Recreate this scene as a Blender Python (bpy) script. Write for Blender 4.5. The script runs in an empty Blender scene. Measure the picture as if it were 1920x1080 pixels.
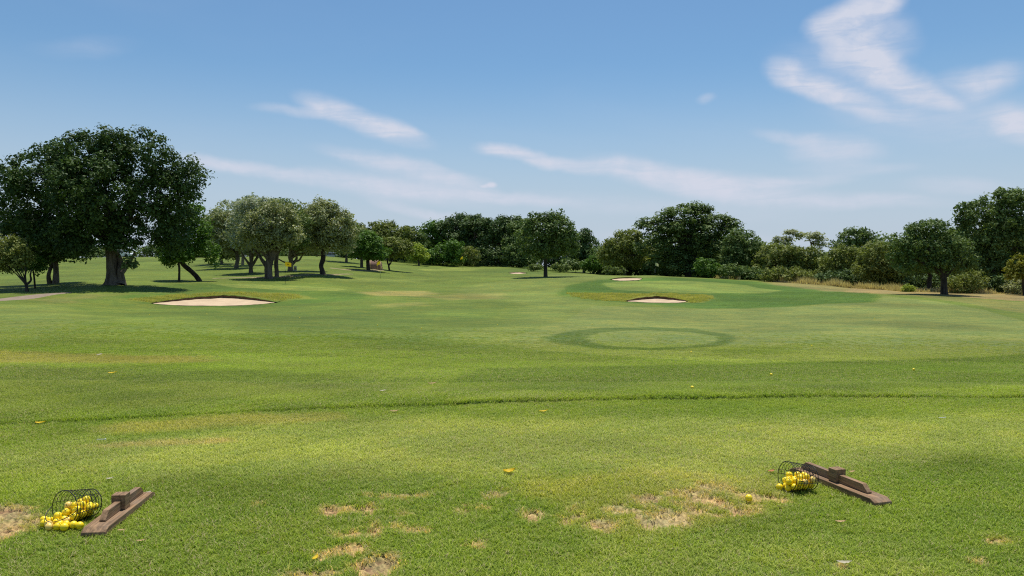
import bpy, math, random
import numpy as np

# ------------------------------------------------------------------ camera, sky, sun, exposure
SC = bpy.context.scene
COL = SC.collection
F = 1397.0                       # focal length in pixels of a 1920 wide picture
H = 1.45                         # eye height above the tee
PITCH = math.atan(40 / F)
cam = bpy.data.cameras.new('camera'); camo = bpy.data.objects.new('camera', cam); COL.objects.link(camo)
cam.sensor_width = 36.0; cam.lens = 36.0 * F / 1920.0
cam.clip_start = 0.05; cam.clip_end = 6000
camo.location = (0, 0, H); camo.rotation_euler = (math.pi / 2 - PITCH, 0, 0)
SC.camera = camo

SUN_EL, SUN_AZ = math.radians(73), math.radians(12)     # azimuth from +Y (straight ahead) towards +X
sl = bpy.data.lights.new('sun', 'SUN'); sl.energy = 4.9; sl.angle = math.radians(0.53); sl.color = (1.0, 0.955, 0.88)
so = bpy.data.objects.new('sun', sl); COL.objects.link(so)
so.rotation_euler = (math.pi / 2 - SUN_EL, 0, math.pi - SUN_AZ)
so.location = (20, 60, 80)

world = bpy.data.worlds.new('World'); SC.world = world; world.use_nodes = True
SC.view_settings.view_transform = 'Standard'; SC.view_settings.look = 'None'
SC.view_settings.exposure = 0.0; SC.view_settings.gamma = 1.0
SC.view_settings.use_curve_mapping = False
SC.cycles.use_denoising = False; SC.cycles.filter_width = 1.15
SC.cycles.max_bounces = 6; SC.cycles.transparent_max_bounces = 4
SC.cycles.diffuse_bounces = 3; SC.cycles.transmission_bounces = 3; SC.cycles.glossy_bounces = 2


class NT:
    def __init__(s, tree): s.t = tree; s.n = tree.nodes; s.l = tree.links
    def new(s, typ, **kw):
        n = s.n.new(typ)
        for k, v in kw.items(): setattr(n, k, v)
        return n
    def put(s, sock, v):
        if hasattr(v, 'is_linked') or isinstance(v, bpy.types.NodeSocket): s.l.new(v, sock)
        elif isinstance(v, tuple) and len(v) == 3 and sock.type == 'RGBA': sock.default_value = (*v, 1)
        else: sock.default_value = v
    def math(s, op, a, b=None, c=None, clamp=False):
        n = s.new('ShaderNodeMath', operation=op, use_clamp=clamp)
        s.put(n.inputs[0], a)
        if b is not None: s.put(n.inputs[1], b)
        if c is not None: s.put(n.inputs[2], c)
        return n.outputs[0]
    def vmath(s, op, a, b=None):
        n = s.new('ShaderNodeVectorMath', operation=op)
        s.put(n.inputs[0], a)
        if b is not None: s.put(n.inputs[1], b)
        return n.outputs[0]
    def noise(s, vec, scale, detail=3, rough=0.55, dist=0.0):
        n = s.new('ShaderNodeTexNoise')
        if vec is not None: s.put(n.inputs['Vector'], vec)
        n.inputs['Scale'].default_value = scale; n.inputs['Detail'].default_value = detail
        n.inputs['Roughness'].default_value = rough; n.inputs['Distortion'].default_value = dist
        return n
    def mapping(s, vec, loc=(0, 0, 0), rot=(0, 0, 0), scale=(1, 1, 1), typ='POINT'):
        n = s.new('ShaderNodeMapping', vector_type=typ)
        s.put(n.inputs['Vector'], vec); n.inputs['Location'].default_value = loc
        n.inputs['Rotation'].default_value = rot; n.inputs['Scale'].default_value = scale
        return n.outputs[0]
    def ramp(s, fac, a, b, lo=0.0, hi=1.0, smooth=True):
        n = s.new('ShaderNodeMapRange', interpolation_type='SMOOTHSTEP' if smooth else 'LINEAR')
        s.put(n.inputs['Value'], fac)
        n.inputs['From Min'].default_value = a; n.inputs['From Max'].default_value = b
        n.inputs['To Min'].default_value = lo; n.inputs['To Max'].default_value = hi
        return n.outputs['Result']
    def mix(s, fac, a, b, blend='MIX'):
        n = s.new('ShaderNodeMix', data_type='RGBA', blend_type=blend)
        s.put(n.inputs['Factor'], fac); s.put(n.inputs['A'], a); s.put(n.inputs['B'], b)
        return n.outputs['Result'] if False else n.outputs[2]
    def mixin(s, n): pass


def mix_color(nt, fac, a, b, blend='MIX'):
    n = nt.new('ShaderNodeMix', data_type='RGBA', blend_type=blend)
    nt.put(n.inputs[0], fac)
    for sock, v in ((n.inputs[6], a), (n.inputs[7], b)):
        if isinstance(v, tuple): sock.default_value = (*v[:3], 1)
        else: nt.l.new(v, sock)
    return n.outputs[2]


def build_world():
    nt = NT(world.node_tree); nt.n.clear()
    out = nt.new('ShaderNodeOutputWorld'); bg = nt.new('ShaderNodeBackground')
    nt.l.new(bg.outputs[0], out.inputs[0])
    sky = nt.new('ShaderNodeTexSky', sky_type='NISHITA'); sky.sun_disc = False
    sky.sun_elevation = SUN_EL; sky.sun_rotation = SUN_AZ
    sky.altitude = 300; sky.air_density = 1.15; sky.dust_density = 0.6; sky.ozone_density = 2.2
    tc = nt.new('ShaderNodeTexCoord')
    sep = nt.new('ShaderNodeSeparateXYZ'); nt.l.new(tc.outputs['Generated'], sep.inputs[0])
    az = nt.math('ARCTAN2', sep.outputs[0], sep.outputs[1])
    el = nt.math('ARCSINE', sep.outputs[2])
    comb = nt.new('ShaderNodeCombineXYZ'); nt.l.new(az, comb.inputs[0]); nt.l.new(el, comb.inputs[1])
    v0 = comb.outputs[0]
    n1 = nt.noise(v0, 9.0, 4, 0.6)
    w = nt.vmath('SUBTRACT', n1.outputs['Color'], (0.5, 0.5, 0.5))
    w = nt.vmath('MULTIPLY', w, (0.045, 0.022, 0.0))
    v = nt.vmath('ADD', v0, w)
    # streaks of cirrus: (azimuth/elevation centre given as picture position, half length, half width, tilt, strength)
    streaks = [
        (630, 208, 60, 20, 20, .7), (710, 240, 85, 20, 18, .95), (560, 212, 70, 10, 4, .35), (745, 252, 40, 13, 5, .6),
        (420, 307, 80, 13, 7, .6), (530, 330, 100, 12, 10, .5), (650, 345, 120, 15, 8, .45), (760, 355, 140, 20, 9, .6), (910, 370, 150, 11, 4, .65), (740, 312, 120, 16, 10, .5), (830, 335, 90, 17, 14, .55), (690, 300, 60, 6, 4, .4),
        (945, 283, 50, 13, 5, .75), (1002, 296, 42, 14, 24, .7), (1065, 312, 60, 12, 12, .5), (1150, 316, 120, 15, 4, .6), (1255, 335, 150, 24, 12, .7), (1385, 356, 150, 24, 9, .65), (1490, 345, 100, 12, -2, .5), (1610, 378, 150, 12, 3, .5), (1200, 388, 260, 18, 4, .22),
        (1645, 5, 50, 26, -30, 1.0), (1600, 32, 60, 30, -25, 1.0), (1552, 52, 42, 24, -8, .95), (1580, 88, 52, 34, 42, .95), (1625, 118, 62, 30, 38, 1.0), (1680, 150, 75, 24, 32, 1.0), (1738, 180, 60, 16, 26, .9), (1640, 70, 60, 40, 20, .45),
        (1475, 145, 42, 24, 25, .75), (1540, 172, 80, 20, 22, .85), (1620, 200, 90, 18, 20, .5), (1560, 135, 110, 40, 14, .25), (1730, 215, 200, 45, 12, .28),
        (1855, 152, 60, 24, -18, .6), (1800, 150, 60, 18, 5, .35), (1912, 236, 70, 26, 20, .85), (1480, 262, 70, 12, 12, .4), (1560, 285, 80, 24, 4, .5), (1600, 320, 100, 10, 2, .32), (760, 390, 70, 10, 14, .4), (830, 405, 60, 8, 6, .3),
        (918, 350, 12, 4, 0, .9), (905, 352, 6, 3, 0, .6), (1325, 188, 16, 9, 0, .3), (1800, 350, 100, 14, 4, .35), (170, 90, 90, 16, -8, .12), (1290, 445, 200, 12, 2, .2),
    ]
    total = None
    for px, py, a, b, tilt, st in streaks:
        A = math.atan((px - 960) / F); E = math.atan((500 - py) / F * math.cos(A))
        m = nt.mapping(v, (A, E, 0), (0, 0, -math.radians(tilt)), (a / F * math.cos(A) ** 2, b / F, 1), 'TEXTURE')
        ln = nt.new('ShaderNodeVectorMath', operation='LENGTH'); nt.l.new(m, ln.inputs[0])
        g = nt.ramp(ln.outputs['Value'], 1.5, 0.2, 0, min(st * 1.15, 1))
        if total is None: total = g
        else:   # screen
            total = nt.math('SUBTRACT', nt.math('ADD', total, g), nt.math('MULTIPLY', total, g))
    fib = nt.mapping(v, (0, 0, 0), (0, 0, math.radians(15)), (9, 60, 1))
    nf = nt.noise(fib, 1.0, 5, 0.62, 0.6)
    nf2 = nt.noise(v, 26.0, 4, 0.6, 0.4)
    f1 = nt.ramp(nf.outputs['Fac'], 0.25, 0.62, 0.6, 1.15)
    f2 = nt.ramp(nf2.outputs['Fac'], 0.25, 0.7, 0.75, 1.08)
    dens = nt.math('MULTIPLY', nt.math('MULTIPLY', total, f1), f2)
    # thin veil all round the sky
    gv = nt.noise(nt.mapping(v, (3, 1, 0), (0, 0, math.radians(14)), (1.6, 7, 1)), 1.0, 4, 0.6, 0.5)
    veil = nt.ramp(gv.outputs['Fac'], 0.5, 0.85, 0.0, 0.28)
    dens = nt.math('ADD', dens, nt.math('MULTIPLY', veil, 0.25), clamp=True)
    # a hint of haze low down
    hz = nt.ramp(el, 0.02, 0.27, 0.85, 0.0)
    base = mix_color(nt, 1.0, sky.outputs[0], (SKYR, SKYG, SKYB), 'MULTIPLY')
    base = mix_color(nt, hz, base, (5.0, 5.75, 7.0))
    colr = mix_color(nt, nt.math('MULTIPLY', dens, 0.95), base, CLOUD)
    nt.l.new(colr, bg.inputs['Color']); bg.inputs['Strength'].default_value = 0.10

SKYR, SKYG, SKYB = 0.74, 0.95, 1.06
CLOUD = (6.5, 6.8, 7.9)
build_world()

# ------------------------------------------------------------------ helpers
def tag(o, label=None, cat=None, group=None, kind=None):
    if label: o['label'] = label
    if cat: o['category'] = cat
    if group: o['group'] = group
    if kind: o['kind'] = kind
    return o

def empty(name, loc, rz=0.0):
    o = bpy.data.objects.new(name, None); COL.objects.link(o)
    o.location = loc; o.rotation_euler = (0, 0, rz); o.empty_display_size = 0.2
    return o

def mesh_np(name, V, faces=None, tris=None, quads=None, mat=None, parent=None, smooth=False, attrs=None):
    V = np.asarray(V, np.float32)
    me = bpy.data.meshes.new(name)
    if faces is not None:
        me.from_pydata([tuple(map(float, v)) for v in V], [], faces)
    else:
        k = 3 if tris is not None else 4
        P = np.asarray(tris if tris is not None else quads, np.int32)
        me.vertices.add(len(V)); me.vertices.foreach_set('co', V.ravel())
        me.loops.add(P.size); me.loops.foreach_set('vertex_index', P.ravel())
        me.polygons.add(len(P)); me.polygons.foreach_set('loop_start', np.arange(0, P.size, k, dtype=np.int32))
        me.update(calc_edges=True)
    if smooth: me.polygons.foreach_set('use_smooth', [True] * len(me.polygons))
    for nm, arr in (attrs or {}).items():
        arr = np.asarray(arr, np.float32)
        if arr.ndim == 2:
            a = me.attributes.new(nm, 'FLOAT_COLOR', 'POINT')
            a.data.foreach_set('color', np.concatenate([arr, np.ones((len(arr), 1), np.float32)], 1).ravel())
        else:
            a = me.attributes.new(nm, 'FLOAT', 'POINT'); a.data.foreach_set('value', arr)
    me.validate(clean_customdata=False)
    if mat: me.materials.append(mat)
    o = bpy.data.objects.new(name, me); COL.objects.link(o)
    if parent: o.parent = parent
    return o

def unproject(px, py, Y):
    """point at distance Y ahead seen at this place of the survey picture"""
    u = (px - 960) / F; v = (540 - py) / F
    t = Y / (math.cos(PITCH) + v * math.sin(PITCH))
    return np.array([u * t, Y, H + t * (-math.sin(PITCH) + v * math.cos(PITCH))])

# ------------------------------------------------------------------ terrain
COLS = {
    -500: [(690, 11), (640, 19), (600, 29), (570, 45), (548, 62), (520, 90), (500, 130)],
    0: [(702, 10.4), (670, 13.7), (640, 18.6), (612, 25), (588, 34), (568, 44), (554, 54), (538, 66), (515, 92), (494, 132)],
    200: [(702, 10.4), (662, 14.8), (622, 22), (597, 31), (589, 38), (578, 45), (563, 51), (549, 56.5), (534, 63), (517, 84), (499, 110), (485, 137)],
    400: [(702, 10.6), (662, 15.3), (628, 22), (608, 29), (590, 40), (574, 51.5), (562, 56.5), (548, 60.2), (537, 66), (530, 71), (520, 82), (505, 100), (491, 120), (483.5, 140)],
    600: [(702, 10.8), (662, 15.8), (628, 23.5), (602, 34), (577, 48), (557, 60), (542, 68), (529, 76), (516.5, 84), (505, 97), (490, 115), (481, 135)],
    800: [(702, 10.9), (662, 16.1), (627, 25), (597, 38), (572, 52), (551, 68), (531, 88), (515, 108), (505, 125), (497, 142)],
    1000: [(702, 10.9), (662, 16.8), (627, 26), (597, 38), (572, 52), (550, 68), (530, 86), (519.5, 99), (510.5, 120), (503, 145), (500, 160)],
    1230: [(702, 10.9), (662, 17.2), (627, 27), (602, 37), (582, 49), (568.5, 58), (562, 62.5), (548, 67), (536, 76), (525, 90), (517.5, 98), (520, 112), (522, 130)],
    1450: [(702, 11), (662, 17.8), (627, 28), (602, 38), (582, 48), (563, 60), (550, 70), (538.5, 84), (529, 97), (523, 112)],
    1700: [(702, 11.2), (662, 18.3), (627, 28), (602, 37), (582, 47), (563, 58), (552.5, 68), (544, 82)],
    1920: [(702, 11.3), (666, 18.6), (640, 25), (616, 33), (592, 44), (572, 56), (557, 70), (546, 86)],
    2400: [(702, 11.5), (640, 25), (592, 44), (560, 68), (545, 90)],
}
cp = []
for px_, rows in COLS.items():
    for py_, Y_ in rows: cp.append(unproject(px_, py_, Y_))
for a_ in (-1.1, -0.75, -0.4, -0.1, 0.2, 0.5, 0.75, 1.1):
    for Y_, z_ in ((2.5, 0.0), (4.5, 0.0), (6.6, 0.0), (8.4, -0.02)): cp.append(np.array([a_ * Y_, Y_, z_]))
for a_, z_ in ((-1.1, 3.0), (-0.6, 3.6), (-0.3, 3.4), (0.0, 1.6), (0.3, -0.6), (0.7, -1.6), (1.1, -2)):
    cp.append(np.array([a_ * 190, 190, z_])); cp.append(np.array([a_ * 340, 340, z_ * 1.2]))
cp = np.array(cp)
def _key(x, y): return 2.2 * x / np.maximum(y, 0.5), np.log(np.maximum(y, 0.5))
ca, cb = _key(cp[:, 0], cp[:, 1])
def _tps(r2): return 0.5 * r2 * np.log(r2 + 1e-12)
_n = len(cp)
_K = _tps((ca[:, None] - ca) ** 2 + (cb[:, None] - cb) ** 2) + np.eye(_n) * 2e-4
_P = np.stack([np.ones(_n), ca, cb], 1)
_A = np.zeros((_n + 3, _n + 3)); _A[:_n, :_n] = _K; _A[:_n, _n:] = _P; _A[_n:, :_n] = _P.T
_w = np.linalg.solve(_A, np.concatenate([cp[:, 2], np.zeros(3)]))

def tee_edge(x): return 7.85 + 0.155 * x - 0.018 * np.clip(x, -8, 8) ** 2 + 0.03 * np.sin(x * 2.3) + 0.012 * np.sin(x * 9.1 + 1)
def sstep(e0, e1, x):
    t = np.clip((x - e0) / (e1 - e0), 0, 1); return t * t * (3 - 2 * t)

_rs = np.random.RandomState(5)
_W = _rs.uniform(-1, 1, (14, 2)); _Wp = _rs.uniform(0, 6.28, 14)
def wob(x, y, f):
    """cheap smooth noise, -1..1"""
    o = 0
    for i in range(14):
        o = o + np.sin((x * _W[i, 0] + y * _W[i, 1]) * f * (1 + 0.25 * i) + _Wp[i])
    return o / 4.5

def terrain(x, y):
    x = np.atleast_1d(np.asarray(x, float)); y = np.atleast_1d(np.asarray(y, float))
    z = np.zeros(len(x))
    m = y > 5.0
    if m.any():
        xm, ym = x[m], np.minimum(y[m], 340)
        a = np.clip(xm / ym, -1.1, 1.1) * 2.2; b = np.log(ym)
        o = np.full(len(xm), _w[_n]) + _w[_n + 1] * a + _w[_n + 2] * b
        for s0 in range(0, len(xm), 40000):
            sl_ = slice(s0, s0 + 40000)
            r2 = (a[sl_, None] - ca) ** 2 + (b[sl_, None] - cb) ** 2
            o[sl_] += _tps(r2) @ _w[:_n]
        side = sstep(1.1, 2.2, np.abs(xm / ym))
        o = o * (1 - side) + (-1.5) * side * sstep(6, 30, ym)
        z[m] = o
    # tee: level up to its edge, then a small step up into the longer rough
    d = y - tee_edge(x)
    k = sstep(0.0, 1.6, d)
    z = z * k
    step = (0.027 + 0.009 * wob(x, y, 1.7)) * sstep(0.0, 0.03, d) * (1 - sstep(0.4, 2.5, d)) * (0.55 + 0.45 * sstep(-4.5, -1.5, x))
    near = 0.006 * np.sin(x * 3.1 + 0.7 * y) * np.sin(y * 2.3 - x) * (1 - sstep(7, 9, y))
    lump = 0.05 * np.sin(x * 0.55 + 1.3 * np.sin(y * 0.21)) * np.sin(y * 0.43 + np.sin(x * 0.3)) * sstep(9, 25, y)
    return z + step + near + lump

def tz(x, y): return float(terrain(x, y)[0])

_YS = np.exp(np.linspace(math.log(3.0), math.log(240), 1400))
def on_ground(px, py):
    """where the sight line through this place of the picture meets the ground"""
    u = (px - 960) / F; v = (540 - py) / F
    t = _YS / (math.cos(PITCH) + v * math.sin(PITCH))
    X = u * t; Z = H + t * (-math.sin(PITCH) + v * math.cos(PITCH))
    dz = Z - terrain(X, _YS)
    i = np.where(dz < 0)[0]
    if len(i) == 0:
        i = [int(np.argmin(dz[:1200]))]
    i = max(int(i[0]), 1)
    f = dz[i - 1] / (dz[i - 1] - dz[i]) if dz[i - 1] != dz[i] else 0
    f = min(max(f, 0), 1)
    Y = _YS[i - 1] + f * (_YS[i] - _YS[i - 1]); x = X[i - 1] + f * (X[i] - X[i - 1])
    return np.array([x, Y, tz(x, Y)])

def gpoly(pts): return np.array([on_ground(*p)[:2] for p in pts])

def sdf_poly(P, x, y):
    """signed distance to polygon, negative inside"""
    d2 = np.full(len(x), 1e18); inside = np.zeros(len(x), bool)
    n = len(P)
    for i in range(n):
        ax, ay = P[i - 1]; bx, by = P[i]
        ex, ey = bx - ax, by - ay
        wx, wy = x - ax, y - ay
        t = np.clip((wx * ex + wy * ey) / (ex * ex + ey * ey + 1e-12), 0, 1)
        d2 = np.minimum(d2, (wx - ex * t) ** 2 + (wy - ey * t) ** 2)
        c = ((ay > y) != (by > y)) & (x < (bx - ax) * (y - ay) / (by - ay + 1e-12) + ax)
        inside ^= c
    d = np.sqrt(d2)
    return np.where(inside, -d, d)

BUNKERS = [
    ([(283, 569), (330, 565), (375, 561), (415, 558.5), (445, 559.5), (480, 563), (519, 567.5)], [(490, 570), (445, 573), (345, 573), (310, 571.5)], 'wide pale sand bunker under the yellowish bank of the left green', 0.24),
    ([(1172, 565), (1200, 562), (1232, 559.5), (1258, 562), (1290, 565.5)], [(1270, 568), (1215, 567.5)], 'small pale sand bunker in the tall yellow grass before the flag green', 0.25),
    ([(1144, 524.3), (1162, 522.2), (1206, 522)], [(1198, 525.3), (1160, 526.3)], 'thin far sand bunker on the crest beside the flag green', 0.16),
    ([(953, 511.8), (970, 511), (989, 512)], [(975, 513.8), (962, 513.6)], 'tiniest farthest sand bunker left of the lone tree', 0.14),
]
BP = [gpoly(b[0] + b[1]) for b in BUNKERS]

# ------------------------------------------------------------------ turf colour map (what grows where), in ground coordinates
MID = (0.105, 0.147, 0.022); FAIR = (0.150, 0.190, 0.042); DARK = (0.062, 0.106, 0.018); RICH = (0.088, 0.135, 0.021)
DRY = (0.29, 0.25, 0.075); LIME = (0.125, 0.172, 0.026); BROWN = (0.25, 0.19, 0.08); STRAW = (0.38, 0.29, 0.13); SOIL = (0.25, 0.150, 0.085)
PAINT = [
    # tee
    ([(-200, 880), (250, 815), (700, 785), (1400, 782), (2100, 778), (2100, 860), (1650, 870), (1300, 900), (900, 890), (300, 900)], (.168, .200, .064), .8, .4),
    ([(0, 760), (600, 766), (1200, 752), (1920, 742), (1920, 775), (1300, 785), (700, 790), (200, 830)], RICH, .35, .12),
    ([(140, 838), (300, 826), (430, 823), (440, 831), (200, 842)], (.23, .20, .10), .6, .06),
    ([(180, 800), (450, 778), (650, 774), (660, 790), (430, 802), (180, 818)], (.20, .18, .07), .45, .12),
    ([(1645, 868), (2100, 860), (2100, 1100), (1560, 1100), (1480, 1000), (1560, 950)], RICH, .55, .12),
    ([(300, 905), (950, 900), (1100, 1010), (1200, 1100), (-200, 1100), (-200, 1000), (120, 960)], RICH, .42, .25),
    ([(960, 905), (1250, 880), (1480, 900), (1480, 950), (1300, 1000), (1100, 1000)], DRY, .24, .14),
    ([(1100, 1010), (1700, 1010), (1900, 1100), (1100, 1100)], FAIR, .5, .2),
    # just beyond the tee
    ([(0, 762), (640, 742), (1200, 728), (1920, 718), (1920, 741), (1200, 748), (640, 765), (0, 798)], DARK, .22, .25),
    ([(900, 692), (1400, 684), (1650, 678), (1925, 665), (2200, 652), (2200, 720), (1920, 725), (1400, 735), (800, 735)], (.070, .108, .016), .8, .12),
    ([(-300, 690), (0, 688), (250, 688), (700, 700), (760, 730), (300, 765), (-300, 800)], (0.082, .112, .026), .75, .6),
    ([(400, 665), (700, 690), (900, 700), (700, 712), (420, 690)], FAIR, .35, .4),
    ([(-60, 655), (120, 663), (260, 668), (380, 668), (380, 680), (240, 683), (-60, 682)], (.19, .155, .06), .5, .35),
    # left hump
    ([(130, 605), (250, 596), (400, 606), (600, 640), (760, 668), (700, 690), (400, 668), (250, 640), (100, 625)], LIME, .7, .8),
    ([(-60, 575), (120, 572), (160, 600), (60, 640), (-60, 640)], FAIR, .5, 1.0),
    # right fairway with its crisp edge
    ([(1000, 657), (1200, 672), (1400, 682), (1650, 676), (1925, 663), (2200, 650), (2200, 640), (1960, 612), (1850, 582), (1750, 564), (1655, 554.5), (1640, 567), (1400, 579), (1280, 578), (1110, 573), (1060, 600), (1000, 620), (930, 640)], (.142, .176, .043), .95, .12),
    ([(860, 645), (960, 660), (1030, 622), (1120, 573), (1045, 553), (1068, 533), (1120, 523), (1000, 519.5), (900, 531), (850, 545), (980, 570), (960, 600), (830, 625)], FAIR, .62, 1.2),
    ([(560, 585), (900, 575), (980, 590), (900, 612), (620, 615)], RICH, .35, 2.0),
    ([(540, 560), (700, 560), (680, 600), (560, 600)], RICH, .45, 2.0),
    # ringed target green
    ([(990, 634), (1060, 614), (1200, 608), (1340, 614), (1400, 626), (1420, 640), (1350, 658), (1230, 664), (1100, 662), (1010, 650)], (.155, .188, .048), .5, .3),
    ([(1018, 632), (1060, 622), (1130, 615), (1210, 613.5), (1300, 616), (1360, 625), (1385, 634), (1365, 645), (1310, 653), (1230, 657.5), (1140, 656), (1070, 648), (1030, 640)], DARK, .78, .2),
    ([(1330, 655), (1450, 650), (1560, 634), (1575, 642), (1460, 664), (1340, 670)], MID, .55, .35),
    ([(200, 592), (400, 597), (600, 622), (760, 657), (900, 668), (960, 655), (860, 630), (700, 600), (500, 578), (300, 581)], RICH, .5, .7),
    ([(640, 588), (900, 592), (1010, 602), (960, 612), (640, 606)], RICH, .3, .8),
    ([(1095, 634), (1120, 624), (1200, 619), (1290, 622), (1345, 631), (1340, 642), (1290, 650), (1220, 653), (1150, 650), (1110, 643)], (0.150, .190, .048), .95, .15),
    # flag green on the right
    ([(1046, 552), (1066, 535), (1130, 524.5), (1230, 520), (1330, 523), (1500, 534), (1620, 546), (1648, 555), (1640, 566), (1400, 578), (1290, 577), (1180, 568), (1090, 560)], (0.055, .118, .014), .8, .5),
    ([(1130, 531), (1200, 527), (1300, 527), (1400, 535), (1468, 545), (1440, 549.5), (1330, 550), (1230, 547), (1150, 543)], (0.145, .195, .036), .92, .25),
    ([(1062, 549), (1110, 549), (1200, 550), (1330, 553), (1338, 560), (1320, 567), (1295, 568), (1232, 560), (1175, 566), (1120, 562), (1075, 555)], (0.20, .20, .035), .7, .4),
    ([(1010, 516.5), (1120, 514), (1220, 518), (1110, 523), (1030, 524)], FAIR, .6, 2),
    # left green
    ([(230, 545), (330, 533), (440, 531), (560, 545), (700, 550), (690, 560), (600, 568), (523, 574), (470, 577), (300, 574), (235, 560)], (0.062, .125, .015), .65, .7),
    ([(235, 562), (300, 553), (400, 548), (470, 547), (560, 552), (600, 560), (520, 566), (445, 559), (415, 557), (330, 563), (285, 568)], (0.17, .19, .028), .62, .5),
    ([(400, 532), (480, 533.5), (560, 536), (640, 541), (652, 543), (630, 545.5), (560, 545), (440, 539)], (0.16, .205, .038), .95, .2),
    ([(676, 549), (720, 545), (790, 546), (820, 550), (790, 556), (710, 555)], DRY, .75, .8),
    ([(790, 555), (860, 550), (950, 550), (940, 560), (840, 563)], DRY, .38, .8),
    ([(700, 571), (790, 566), (800, 572), (720, 577)], DRY, .32, .8),
    ([(615, 524), (700, 521.5), (800, 524), (790, 528), (650, 528)], (0.16, .205, .038), .7, .7),
    ([(775, 505.5), (860, 501.5), (912, 504), (880, 507.5), (800, 507.5)], (0.17, .21, .038), .85, .5),
    ([(910, 506), (1000, 502), (1040, 511), (990, 516), (940, 513), (890, 509)], DARK, .5, 2.0),
    # dry ground by the tree line
    ([(1590, 548), (1700, 551), (1800, 557), (2100, 572), (2100, 545), (1800, 540), (1600, 536)], BROWN, .85, .6),
    ([(1560, 546), (1660, 552), (1760, 561), (1900, 585), (2100, 600), (2100, 575), (1800, 558), (1650, 548)], BROWN, .3, .5),
    ([(1440, 527), (1560, 535), (1700, 545), (1600, 549), (1440, 533)], BROWN, .6, 1.2),
    ([(200, 553), (330, 548), (150, 552), (60, 562), (100, 570)], BROWN, .25, 1.0),
]
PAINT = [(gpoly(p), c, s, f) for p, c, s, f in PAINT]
# bare and strawy divots on the tee: centre, half sizes, tilt, strength, all in metres once surveyed
DIVOT_PX = [
    (632, 957, 26, 8, 32, 1.0), (688, 955, 18, 8, 0, 1), (712, 955, 22, 3, 0, .7), (703, 993, 11, 12, 0, 1.2), (668, 1028, 18, 10, -20, .9),
    (705, 1062, 32, 20, 0, 1.15), (622, 1035, 16, 16, -30, .8), (735, 1062, 14, 18, 0, .7), (655, 1003, 28, 5, -10, .7), (590, 1078, 40, 8, 0, .7),
    (930, 928, 14, 8, -50, .8), (868, 957, 12, 6, 10, .85), (905, 953, 14, 4, -20, .6), (1005, 963, 24, 6, -18, 1), (1055, 977, 12, 6, -25, 1),
    (1083, 968, 12, 5, -35, .9), (1125, 985, 28, 9, -12, .95), (1160, 955, 12, 6, 0, .85), (1190, 966, 12, 4, -10, .7), (1215, 935, 28, 6, -10, 1),
    (1222, 985, 26, 7, -5, 1.1), (1262, 980, 30, 8, -10, 1.1), (1290, 925, 40, 8, 10, .8), (1340, 915, 32, 8, -20, .75), (1320, 937, 30, 7, -15, .9), (1275, 964, 34, 6, -12, .9),
    (1300, 957, 20, 5, -14, .8), (1350, 945, 22, 6, -10, .9), (1382, 962, 20, 5, -10, 1), (1400, 928, 30, 6, -12, .7), (1440, 935, 34, 6, -8, .9), (1405, 950, 20, 5, 0, .7),
    (8, 962, 42, 12, 0, 1.1), (25, 985, 48, 16, 8, .8), (0, 1000, 30, 16, 20, .8),
    (772, 930, 28, 4, 4, .8), (730, 931, 18, 4, -6, .6), (688, 927, 10, 3, 0, .5), (770, 995, 26, 5, 0, .6), (742, 985, 12, 4, 0, .5), (885, 1022, 18, 4, 0, .7), (858, 931, 8, 3, 0, .6),
    (1880, 1014, 26, 6, -8, .7), (1832, 1052, 16, 6, -30, .7), (480, 948, 12, 4, 0, .55), (1580, 1062, 10, 4, 0, .5), (745, 968, 6, 4, 0, .6), (765, 962, 8, 4, 30, .6),
]
_rd = np.random.RandomState(8)
for _k in range(30):
    _t = _rd.rand(); DIVOT_PX.append((990 + 470 * _t + _rd.uniform(-10, 10), 972 - 32 * _t + _rd.uniform(-22, 20) * (.4 + .8 * _t), _rd.uniform(7, 17), _rd.uniform(2.5, 5), _rd.uniform(-30, 5), _rd.uniform(.6, 1.05)))
DIVOTS = []
for px_, py_, a_, b_, t_, s_ in DIVOT_PX:
    g = on_ground(px_, py_); mx = g[1] / F; my = g[1] ** 2 / (F * H)
    DIVOTS.append((g[0], g[1], a_ * mx * 1.2, b_ * my * 1.3, math.radians(t_), s_ * 1.08))

def bare_at(x, y):
    b = np.zeros(len(x))
    m = (y < 7.6) & (y > 2)
    xm, ym = x[m], y[m]
    wx = xm + 0.016 * wob(xm, ym, 17) + 0.012 * wob(ym, xm, 60); wy = ym + 0.020 * wob(ym + 7, xm, 16) + 0.020 * wob(xm + 3, ym, 52)
    bm = np.zeros(len(xm))
    for cx, cy, a, bb, t, s in DIVOTS:
        dx, dy = wx - cx, wy - cy
        c, sn = math.cos(t), math.sin(t)
        r = np.sqrt(((dx * c + dy * sn) / a) ** 2 + ((-dx * sn + dy * c) / bb) ** 2)
        bm = np.maximum(bm, s * (1 - sstep(0.55, 1.35, r)))
    b[m] = bm * np.clip(.78 + .42 * wob(xm * 1.0, ym * 1.6, 34), .25, 1.15)
    return b

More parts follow.
